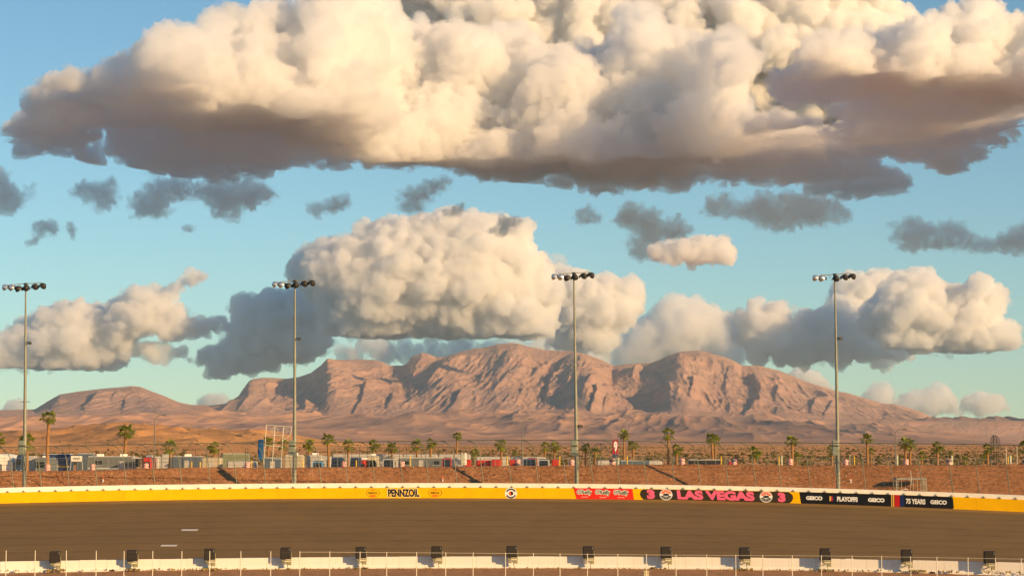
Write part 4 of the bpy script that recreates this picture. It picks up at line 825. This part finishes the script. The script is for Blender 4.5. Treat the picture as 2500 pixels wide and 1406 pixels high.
def trailer(px0,px1,ytop,dd,col,label,cat='trailer',windows=True,ac=0,depth=2.5,rz=0,Hmax=None,stripe=None,door=True):
    px=(px0+px1)/2; D=CR(px)+dd; k=D/F; L=(px1-px0)*k; zt_=CAMZ-(ytop-1080)*k; H=zt_-GZ
    t=thing('motorhome' if cat=='motorhome' else 'trailer' if cat=='trailer' else cat.replace(' ','_'),(float(colx(px,D)),D,GZ),label,cat,'vehicles parked beyond the embankment',rz)
    zb=.55; b=MB().box((0,0,zb+(H-zb)/2),(L,depth,H-zb),0,min(.16,L*.1)).build('body',col,t)
    MB().box((0,0,H+.015),(L-.3,depth-.3,.05)).build('roof',WHT if col is not CW else CSV,b)
    y=-depth/2-.012
    if windows and L>2.4:
        n=max(1,int(L/2.2))
        for i in range(n):
            x=-L/2+L*(i+.5)/n
            if door and i==n//2: 
                d_=MB().box((x,y,zb+.95),(.68,.03,1.8),0,.01).build('door',CSV if col is CW else CW,t); MB().box((x+.25,y-.02,zb+1),(.06,.04,.12)).build('handle',DST,d_)
            else: 
                f_=MB().box((x,y,zb+(H-zb)*.66),(min(1.0,L/n*.5),.03,.52),0,.01).build('window',GL,t); MB().box((x,y-.012,zb+(H-zb)*.66-.3),(min(1.1,L/n*.55),.05,.05)).build('window_sill',CSV,f_)
    if stripe: MB().box((0,y+.002,zb+(H-zb)*.35),(L-.3,.02,.22)).build('stripe',stripe,t)
    for i in range(ac):
        x=-L/2+L*(i+.5)/max(ac,1); MB().box((x,0,H+.2),(.95,.8,.34),0,.06).build('air_conditioner',WHT,t)
    wheels(t,L,depth,.38,[L*.18,L*.30] if cat=='trailer' else [-L*.33,L*.30]); return t
def rearface(px0,px1,ytop,dd,col,label,kind='motorhome'):   # vehicle seen end-on
    px=(px0+px1)/2; D=CR(px)+dd; k=D/F; Wd=(px1-px0)*k; H=CAMZ-(ytop-1080)*k-GZ; L=7.5 if kind=='motorhome' else 4.7
    t=thing({'motorhome':'motorhome','suv':'parked_car','truck':'truck','van':'van'}[kind],(float(colx(px,D)),D+L/2,GZ),label,{'motorhome':'motorhome','suv':'car','truck':'truck','van':'van'}[kind],'vehicles parked beyond the embankment',math.pi/2)
    mb=MB()
    if kind in('suv','van'):
        pr=[(-L/2,.35),(-L/2,.95),(-L/2+.15,1.05),(-L/2+.55,H-.08),(-L/2+.9,H),(L/2-1.9,H),(L/2-1.3,1.1),(L/2-.1,.95),(L/2,.7),(L/2,.35)]
        mb.prism(pr,-Wd/2,Wd/2); b=mb.build('body',col,t)
        for v in b.data.vertices:
            if v.co.z>1.1: v.co.y*=.86
        g=MB(); g.add([(-L/2+.17,-Wd*.37,1.12),(-L/2+.17,Wd*.37,1.12),(-L/2+.48,Wd*.34,H-.16),(-L/2+.48,-Wd*.34,H-.16)],[(0,1,2,3)]); 
        g.v=[(a-.02,b_,c_) for a,b_,c_ in g.v]; g.build('rear_window',GL,t)
        for s in (-1,1):
            MB().box((-.2,s*Wd*.445,(H+1.12)/2),(L*.5,.03,(H-1.12)*.55)).build('side_window',GL,t); MB().box((-L/2-.01,s*Wd*.42,.95),(.05,.14,.34),0,.01).build('tail_light',ORG,t)
        MB().box((0,0,H+.05),(1.6,Wd*.7,.05)).build('roof_rack',DST,t)
        wheels(t,L,Wd,.36,[-L*.32,L*.32])
    else:
        b=MB().box((0,0,.5+(H-.5)/2),(L,Wd,H-.5),0,.18,(.97,.94)).build('body',col,t)
        g=MB().box((-L/2-.0,0,H*.66),(.05,Wd*.78,H*.28),0,.02).build('windscreen',GL,t)
        for s in (-1,1): MB().box((-L/2-.01,s*Wd*.36,.95),(.05,.2,.2),0,.02).build('headlight',LAMPS,t)
        MB().box((0,0,H+.14),(1.0,.8,.28),0,.05).build('air_conditioner',WHT,t); wheels(t,L,Wd,.42,[-L*.32,L*.3])
    return t
# left group
dq=66
t=thing('white_tent',(float(colx(10,CR(10)+dq)),CR(10)+dq,GZ),'white vault-roofed tent at the far left edge beyond the embankment','tent'); kk=(CR(10)+dq)/F; w_=90*kk/2; h_=CAMZ-(1107-1080)*kk-GZ
mb=MB(); mb.prism([(w_*math.cos(a),h_*.55+h_*.45*math.sin(a)) for a in np.linspace(0,math.pi,13)]+[(-w_,0),(w_,0)],-4,4); mb.build('canopy',WHT,t,smooth=True); MB().box((0,-4.02,h_*.3),(w_*.8,.04,h_*.5)).build('door',CG,t)
rearface(46,60,1111,60,CB,'dark blue truck end beside the white tent, behind the leftmost mast','truck')
trailer(75,97,1113,62,CW,'short white trailer just right of the leftmost mast',windows=False)
rearface(89,119,1117,45,CG,'grey motorhome with wide windscreen facing the track, beneath the tallest palm')
trailer(112,182,1108,58,CB,'long dark blue motorhome behind the tallest palm','motorhome',stripe=GLD)
t=thing('notice_board',(float(colx(193,CR(193)+38)),CR(193)+38,GZ),'white notice board on two slanted legs left of the long grey motorhome','sign'); kk=(CR(193)+38)/F; zc=CAMZ-(1119-1080)*kk-GZ
bd=MB().box((0,0,zc),(27*kk,.08,13*kk)).build('board',WHT,t); [MB().box((0,-.05,zc+o_),(17*kk,.02,.06)).build('text_line',DBR,bd) for o_ in (-.04,.12)]
for s in (-1,1): MB().tube([(s*.75,0,zc-.4),(s*.95,0,0)],.05,6).build('leg',STL,t)
trailer(196,236,1107,64,CBG,'blue grey trailer behind the white notice board',windows=False)
trailer(222,336,1114,42,CG,'very long grey motorhome with a white roof unit, right of the notice board','motorhome',ac=2,stripe=CSV)
rearface(352,374,1116,36,CR_,'red fire truck facing the track beside a white canopy','truck')
t=thing('white_canopy',(float(colx(341,CR(341)+38)),CR(341)+38,GZ),'small white canopy with black panels just left of the red truck','canopy'); kk=(CR(341)+38)/F; h_=CAMZ-(1117-1080)*kk-GZ; MB().box((0,0,h_),(1.5,1.5,.12),0,.03,(.7,.7)).build('roof',WHT,t); MB().box((0,.1,h_-.7),(.6,.2,1.1)).build('black_panel',CBK,t); [MB().tube([(sx_*.6,sy_*.6,0),(sx_*.6,sy_*.6,h_)],.03,5).build('leg',STL,t) for sx_ in (-1,1) for sy_ in (-1,1)]
trailer(374,396,1114,50,CW,'small white booth right of the red truck','booth'); trailer(402,421,1108,64,CW,'tall narrow white trailer behind the left low palm',windows=False)
trailer(427,500,1114,52,CBG,'long blue grey trailer left of the cream canopy',ac=1); trailer(499,547,1117,46,CC,'cream awning trailer around the short palm','trailer',door=True)
t=trailer(548,613,1107,74,COL_,'olive green storage building left of the blue feather flag','storage building',windows=False)
trailer(561,631,1125,44,CW,'low white trailer in front of the olive storage building',windows=False)
t=thing('feather_flag',(float(colx(641,CR(641)+14)),CR(641)+14,GZ),'tall dark blue feather flag left of the open white sign frame','flag'); kk=(CR(641)+14)/F
mb=MB(); zz=lambda y:CAMZ-(y-1080)*kk-GZ; mb.prism([(-.35,zz(1121)),(.05,zz(1124)),(.30,zz(1115)),(.28,zz(1073)),(.0,zz(1071.5)),(-.42,zz(1074)),(-.45,zz(1100))],-.02,.02); mb.build('banner',mat('blue_flag_cloth',(.012,.10,.28),.8),t); MB().tube([(.3,0,0),(.31,0,zz(1072))],.03,5).build('pole',STL,t)
# open white sign frame
D=CR(682)+12; kk=D/F; sg=thing('sign_frame',(float(colx(682,D)),D,GZ-.3),'open white sign frame of thin tubes with faint rings, left of the second mast','sign'); fx=lambda x,y:((x-682)*kk,0,CAMZ-(y-1080)*kk-GZ+.3)
fr=[[(653,1037),(650,1090),(647,1141)],[(674,1040),(671,1090),(667,1141)],[(695,1042),(692,1090),(690,1141)]]
for P in fr: MB().tube([fx(*p) for p in P],.045,6).build('upright',CREAM,sg)
for P in ([(653,1037),(714,1042)],[(651.5,1061),(693.5,1063)],[(650,1087),(691,1090)],[(648,1117),(690,1120)],[(714,1042),(713,1061),(691,1077)]): MB().tube([fx(*p) for p in P],.04,6).build('cross_bar',CREAM,sg)
for cx_,cy_,rr in ((668,1050,3),(668,1050,5.5),(674,1051,7),(674,1051,9),(698,1052,4),(698,1052,7),(702,1054,9)): MB().tube([fx(cx_+rr*math.cos(a),cy_+rr*math.sin(a)) for a in np.linspace(0,2*math.pi,20)],.010,4).build('ring',CREAM,sg)
trailer(650,692,1116,40,CBG,'blue grey trailer seen through the open white sign frame'); trailer(699,746,1111,48,CC,'cream motorhome right behind the second floodlight mast','motorhome',ac=1)
trailer(753,791,1111,56,CW,'white motorhome above the small light blue car','motorhome',ac=1); rearface(764,791,1126,30,CLB,'small light blue car parked below the white motorhome','suv')
trailer(784,812,1113,66,CW,'white camper between the light blue car and the dark cars','motorhome')
for i,(a,b_,dd,lb) in enumerate(((815,905,78,'leftmost'),(906,985,80,'second'),(986,1070,80,'third'),(1071,1150,80,'fourth'),(1162,1245,78,'fifth'),(1246,1332,78,'rightmost'))): trailer(a,b_,1109 if i<4 else 1115,dd,CW,'long white trailer in the back row, %s of the six'%lb,windows=(i%2==0))
rearface(809,840,1117,34,CB,'dark blue car, left of the pair below the long white trailers','suv'); rearface(855,884,1117,36,CB,'dark blue car, right of the pair below the long white trailers','suv')
rearface(884,894,1122,40,CR_,'narrow red truck cab right of the two dark blue cars','truck'); rearface(896,921,1112,42,CC,'cream motorhome end-on between the red cab and the white van'); rearface(934,966,1119,38,CW,'white van left of the long grey trailer','van')
trailer(975,1085,1117,56,CG,'long grey trailer in the middle with a pale curved door frame',windows=True); rearface(1079,1104,1118,38,CR_,'round-backed red car left of the tall thin palm','suv'); trailer(1135,1151,1121,42,CR_,'small red trailer right of the pale metal cabinet pair',windows=False)
trailer(1164,1199,1122,44,CR_,'dark red trailer, left of a touching pair',windows=False); trailer(1200,1223,1121,42,CR_,'bright red trailer, right of a touching pair',windows=False)
trailer(1243,1262,1121,44,CR_,'red trailer beside the striped barrel with stars',windows=False)
rearface(1277,1298,1121,32,CB,'navy car under the middle street lamp','suv'); rearface(1287,1313,1118,40,CR_,'dark red car behind the navy car','suv'); rearface(1312,1343,1121,36,CSV,'silver van right of the dark red car','van'); trailer(1346,1365,1121,44,CR_,'red trailer left of the third floodlight mast',windows=False)
trailer(1455,1488,1124,44,CW,'low white container beneath the dark steel arch','container',windows=False); trailer(1510,1580,1124,52,CBG,'low blue grey trailer right of the red number 9 tower',windows=False); trailer(1579,1613,1124,46,CW,'low white container left of the tall palm','container',windows=False)
trailer(1677,1756,1122,36,CBK,'long low black trailer under the double palm',windows=False); trailer(1773,1797,1124,40,CR_,'small red trailer left of the person in dark clothes',windows=False)
# ---- number tower
D=CR(1500)+16; kk=D/F; tw=thing('number_tower',(float(colx(1500.5,D)),D,GZ-.3),'red tower sign with a white number 9 above a blue base','sign'); zz=lambda y:CAMZ-(y-1080)*kk-GZ+.3; RDS=paint('red_sign',(.45,.02,.03))
mb=MB().box((0,0,(zz(1073)+zz(1108))/2),(13*kk,13*kk,zz(1073)-zz(1108)),0,.01).build('panel',RDS,tw); mb2=MB().box((0,0,(zz(1108)+zz(1116))/2),(12.6*kk,12.6*kk,zz(1108)-zz(1116))).build('blue_base',CB,tw); MB().box((0,0,zz(1116)/2),(.35,.35,zz(1116))).build('stem',STL,tw)
cu=bpy.data.curves.new('n','FONT'); cu.body='9'; cu.size=1; cu.offset=.05; cu.extrude=.01; o=bpy.data.objects.new('tmp',cu); COL.objects.link(o); me=bpy.data.meshes.new_from_object(o.evaluated_get(bpy.context.evaluated_depsgraph_get())); bpy.data.objects.remove(o)
V=np.array([v.co[:] for v in me.vertices]); lo,hi=V.min(0),V.max(0)
for v in me.vertices: u=(v.co.x-lo[0])/(hi[0]-lo[0]); w=(v.co.y-lo[1])/(hi[1]-lo[1]); v.co=((-3.6+8.6*u)*kk,-6.6*kk-.02+.01*(v.co.z>0)*-1,zz(1103)+(zz(1077)-zz(1103))*w)
me.materials.append(WH); o=bpy.data.objects.new('number',me); COL.objects.link(o); o.parent=tw
# ---- dark steel arch and domed lattice tower
D=CR(1463)+20; kk=D/F; ar=thing('steel_arch',(float(colx(1463,D)),D,GZ-.3),'dark steel arch with a leaning centre strut over a palm, left of the number tower','steel arch'); zz=lambda y:CAMZ-(y-1080)*kk-GZ+.3; X_=lambda x:(x-1463)*kk
MB().tube([(X_(1463+23*math.cos(a)),0,zz(1112-30*math.sin(a))) for a in np.linspace(math.pi,0,21)]+[(X_(1487),0,zz(1135))],.05,6).build('outer_arch',DST,ar); MB().tube([(X_(1463+19*math.cos(a)),0,zz(1112-26*math.sin(a))) for a in np.linspace(math.pi,0,21)],.03,6).build('inner_arch',DST,ar)
MB().tube([(X_(1467),0,zz(1083)),(X_(1466),0,zz(1135))],.04,6).build('strut',DST,ar); MB().tube([(X_(1440),0,zz(1112)),(X_(1440),0,zz(1140))],.05,6).build('leg',DST,ar)
for a in (.6,1.0,1.5,2.1,2.6): MB().tube([(X_(1463+23*math.cos(a)),0,zz(1112-30*math.sin(a))),(X_(1466),0,zz(1100))],.02,5).build('spoke',DST,ar)
D=CR(2423)+16; kk=D/F; ar=thing('lattice_tower',(float(colx(2423,D)),D,GZ-.3),'dark domed lattice tower near the right edge, right of a leaning palm','lattice tower'); zz=lambda y:CAMZ-(y-1080)*kk-GZ+.3
dome=lambda a,rx,ry:(rx*kk*math.cos(a),zz(1080)+ry*kk*math.sin(a))
for th in (0,math.pi/3,2*math.pi/3):
    P=[]
    for a in np.linspace(0,math.pi,15): x,z=dome(a,12,17); P.append((x*math.cos(th),x*math.sin(th),z))
    MB().tube([(P[0][0],P[0][1],0)]+P+[(P[-1][0],P[-1][1],0)],.035,5).build('rib',DST,ar)
    P=[]
    for a in np.linspace(0,math.pi,13): x,z=dome(a,7,11); P.append((x*math.cos(th+.5),x*math.sin(th+.5),z))
    MB().tube(P,.022,5).build('inner_rib',DST,ar)
for y in (1080,1090,1103): MB().tube([(12*kk*math.cos(a),12*kk*math.sin(a),zz(y)) for a in np.linspace(0,2*math.pi,17)],.025,5).build('ring',DST,ar)
MB().tube([(-3*kk,0,0),(-3*kk,0,zz(1061))],.05,6).build('mast',DST,ar)
# ---- tall dark netting frames in the car park
nfm=thing('netting_frame',(0,0,0),'dark frame of tall thin posts and rails around the middle car park','fence')
def frame(xs,yt,dd):
    P=[]
    for x in xs:
        D=CR(x)+dd; k=D/F; P.append((Vector((float(colx(x,D)),D,GZ)),Vector((float(colx(x,D)),D,CAMZ-(yt-1080)*k))))
    for a,b in P: MB().tube([a,b],.035,5).build('post',DST,nfm)
    MB().tube([b for a,b in P],.02,4).build('rail',DST,nfm)
frame((450,481,509,537),1097,34); frame((845,861,880,900,920,950,977,994,1012,1030,1050,1071,1090,1110),1091,60); frame((1126,1137,1150),1093,50); frame((603,609),1096,34)
for i,(px,yt) in enumerate(((2450,1090),(2476,1090),(1903,1112),(2070,1108))):
    D=CR(px)+12; t=tag(MB().tube([(0,0,0),(0,0,CAMZ-(yt-1080)*D/F-GZ)],[.05,.035],6).build('thin_post',CREAM),['pale thin post, left of the tall pair near the right edge','pale thin post, right of the tall pair near the right edge','short pale thin post by the fourth slim cabinet area','short pale thin post just right of the rightmost mast'][i],'post','thin pale posts'); t.location=(float(colx(px,D)),D,GZ)
# ---- equipment cage on the embankment
q=on_bank(2215,1197); D=q.y-.8; k=D/F; cg=thing('equipment_cage',(q.x,q.y,q.z-.3),'low grey metal frame cage with slatted ends on the red embankment at the right','equipment cage'); CGM=mat('cage_metal',(.34,.34,.28),.6,.2); w_=38*k; h_=34*k
for sx_ in (-1,1):
    for sy_ in (-.8,.8): MB().tube([(sx_*w_*(1 if sx_>0 else .92),sy_,0),(sx_*w_*.96,sy_,h_)],.05,6).build('corner_post',CGM,cg)
MB().box((0,0,h_),(w_*1.95,1.9,.22),0,.05).build('roof',CGM,cg)
for x in (-.62,-.35,-.05,.15,.4): MB().box((x*w_,-.8,h_*.5),(.06,.06,h_)).build('bar',CGM,cg)
mb=MB(); [mb.box((.78*w_,-.82,h_*(.08+.11*i)),(.42*w_,.05,.07)) for i in range(9)]; mb.build('slatted_end',CGM,cg)
mb=MB(); [mb.box((-.88*w_,-.82,h_*(.08+.11*i)),(.22*w_,.05,.07)) for i in range(9)]; mb.build('slatted_end',CGM,cg)
MB().tube([(-.9*w_,-.9,.1),(-.4*w_,-1.0,.5),(-.2*w_,-.9,.35)],.04,5).build('loose_tube',WHT,cg); MB().tube([(0,-1.3,h_*.55),(-.12,-1.3,h_*1.6)],.035,5).build('pole',CREAM,cg)
# ---- person seen above the crest
D=CR(1794)+3; k=D/F; pz=float(Zc(1794))-.55; pr=bpy.data.meshes.new('person'); vs=[(0,0,.88),(0,0,1.15),(0,0,1.38),(0,0,1.50),(0,.01,1.62),(0,.01,1.72),(-.19,0,1.38),(-.24,.02,1.12),(-.18,-.10,.92),(.19,0,1.38),(.25,.02,1.12),(.20,-.08,.90),(-.10,0,.85),(-.11,.0,.47),(-.11,0,.06),(-.11,-.12,.03),(.10,0,.85),(.11,0,.47),(.11,0,.06),(.11,-.12,.03)]
es=[(0,1),(1,2),(2,3),(3,4),(4,5),(2,6),(6,7),(7,8),(2,9),(9,10),(10,11),(0,12),(12,13),(13,14),(14,15),(0,16),(16,17),(17,18),(18,19)]
pr.from_pydata(vs,es,[]); po=bpy.data.objects.new('person',pr); COL.objects.link(po); md=po.modifiers.new('s','SKIN'); 
for v,r_s in zip(pr.skin_vertices[0].data,(.15,.14,.15,.055,.085,.075,.06,.045,.035,.06,.045,.035,.085,.06,.045,.035,.085,.06,.045,.035)): v.radius=(r_s,r_s*.85)
pr.skin_vertices[0].data[0].use_root=True; po.modifiers.new('u','SUBSURF').levels=1; po.modifiers['u'].render_levels=2
me=bpy.data.meshes.new_from_object(po.evaluated_get(bpy.context.evaluated_depsgraph_get())); po.modifiers.clear(); po.data=me; me.materials.append(mat('dark_clothes',(.03,.03,.05),.9)); po.location=(float(colx(1794,D)),D,pz); tag(po,'person in dark clothes standing behind the crest beside a striped barrel','person')
# ---- desert scrub: thousands of small bushes too many to count
def scrub():
    r=np.random.default_rng(8); n=11000; u=r.random(n*3); D=330*np.power(4300/330.,u**.8); px=-80+2660*r.random(n*3)
    dens=fbm2(px/140.,np.log(D)*9,3,91); left=(px<900)&(D>1100); keep=(dens+r.random(n*3)*.5>.12)&(~left|(r.random(n*3)<.35))&~((px<1650)&(D<470)); D,px=D[keep][:n],px[keep][:n]
    Z=desert_z(colx(px,D)[None],D[None],px[None])[0]; V=[];Fs=[];k=0
    for i in range(len(D)):
        h=r.uniform(.35,1.1)*(1.7 if r.random()<.10 else 1); w=h*r.uniform(.8,1.6); m=6
        for j in range(m):
            a=r.random()*6.28; c_=np.array([colx(px[i],D[i]),D[i],Z[i]])+np.array([math.cos(a),math.sin(a),0])*w*.45*r.random(); s=h*r.uniform(.35,.6)
            P=r.normal(size=(4,3)); P/=np.linalg.norm(P,axis=1)[:,None]; P=P*s*np.array([1.25,1.25,.9])+c_+np.array([0,0,s*.45]); V.append(P); Fs+=[(k,k+1,k+2),(k,k+2,k+3),(k,k+3,k+1),(k+1,k+3,k+2)]; k+=4
    me=bpy.data.meshes.new('scrub'); me.from_pydata(np.vstack(V).tolist(),[],Fs); me.materials.append(mat('scrub_leaf',(.085,.075,.022),.9,c2=(.17,.135,.05),scale=.05)); o=bpy.data.objects.new('desert_scrub',me); COL.objects.link(o); struct(o,'stuff')
scrub()
# pale stones and tufts scattered over the embankment and at the foot of the inner wall
def bits(name,n,xf,size,m,seed,flat=.6):
    r=np.random.default_rng(seed); V=[];Fs=[];k=0
    for i in range(n):
        p,s=xf(r); P=r.normal(size=(6,3)); P/=np.linalg.norm(P,axis=1)[:,None]; P=P*size*s*np.array([1,1,flat])+p; V.append(P); Fs+=[(k+a,k+b,k+c_) for a,b,c_ in ((0,1,2),(0,2,3),(0,3,4),(1,2,5),(2,3,5),(3,4,5),(0,1,4),(1,4,5))]; k+=6
    me=bpy.data.meshes.new(name); me.from_pydata(np.vstack(V).tolist(),[],Fs); me.materials.append(m); o=bpy.data.objects.new(name,me); COL.objects.link(o); struct(o,'stuff')
def xe(r): px=r.uniform(-60,2560); q=-r.uniform(0,float(bw(px))*.7); D=float(Dc(px))+q; return np.array([float(colx(px,D)),D,float(emb_r(px,q))+.03]),r.uniform(.5,1.4)
bits('pale_stones',420,xe,.09,mat('pale_stone',(.62,.50,.38),.9),21); bits('dark_stones',2600,xe,.10,mat('rust_stone',(.22,.085,.04),.9),22)
def xt(r): 
    px=r.uniform(-40,2540) if r.random()<.5 else r.choice([145,332,519,885,1813,2008,2230])+r.uniform(-20,20); D=float(Di(px))-.1-abs(r.normal())*.5; return np.array([float(colx(px,D)),D,1.24]),r.uniform(.5,1.5)
bits('dry_weeds',700,xt,.09,mat('weed',(.30,.22,.08),.9),23,1.2)
print('beyond',round(time.time()-T0,1))
HAZE=1.7e-5
hm=bpy.data.materials.new('haze_air'); hm.use_nodes=True; t=hm.node_tree; t.nodes.clear(); out=t.nodes.new('ShaderNodeOutputMaterial')
v=t.nodes.new('ShaderNodeVolumePrincipled'); v.inputs['Color'].default_value=(.58,.83,1.0,1); v.inputs['Density'].default_value=HAZE; v.inputs['Anisotropy'].default_value=.2
t.links.new(v.outputs[0],out.inputs['Volume'])
b=MB().box((0,10500,529.3),(32000,27000,1061.3)); struct(b.build('haze',hm),'stuff')
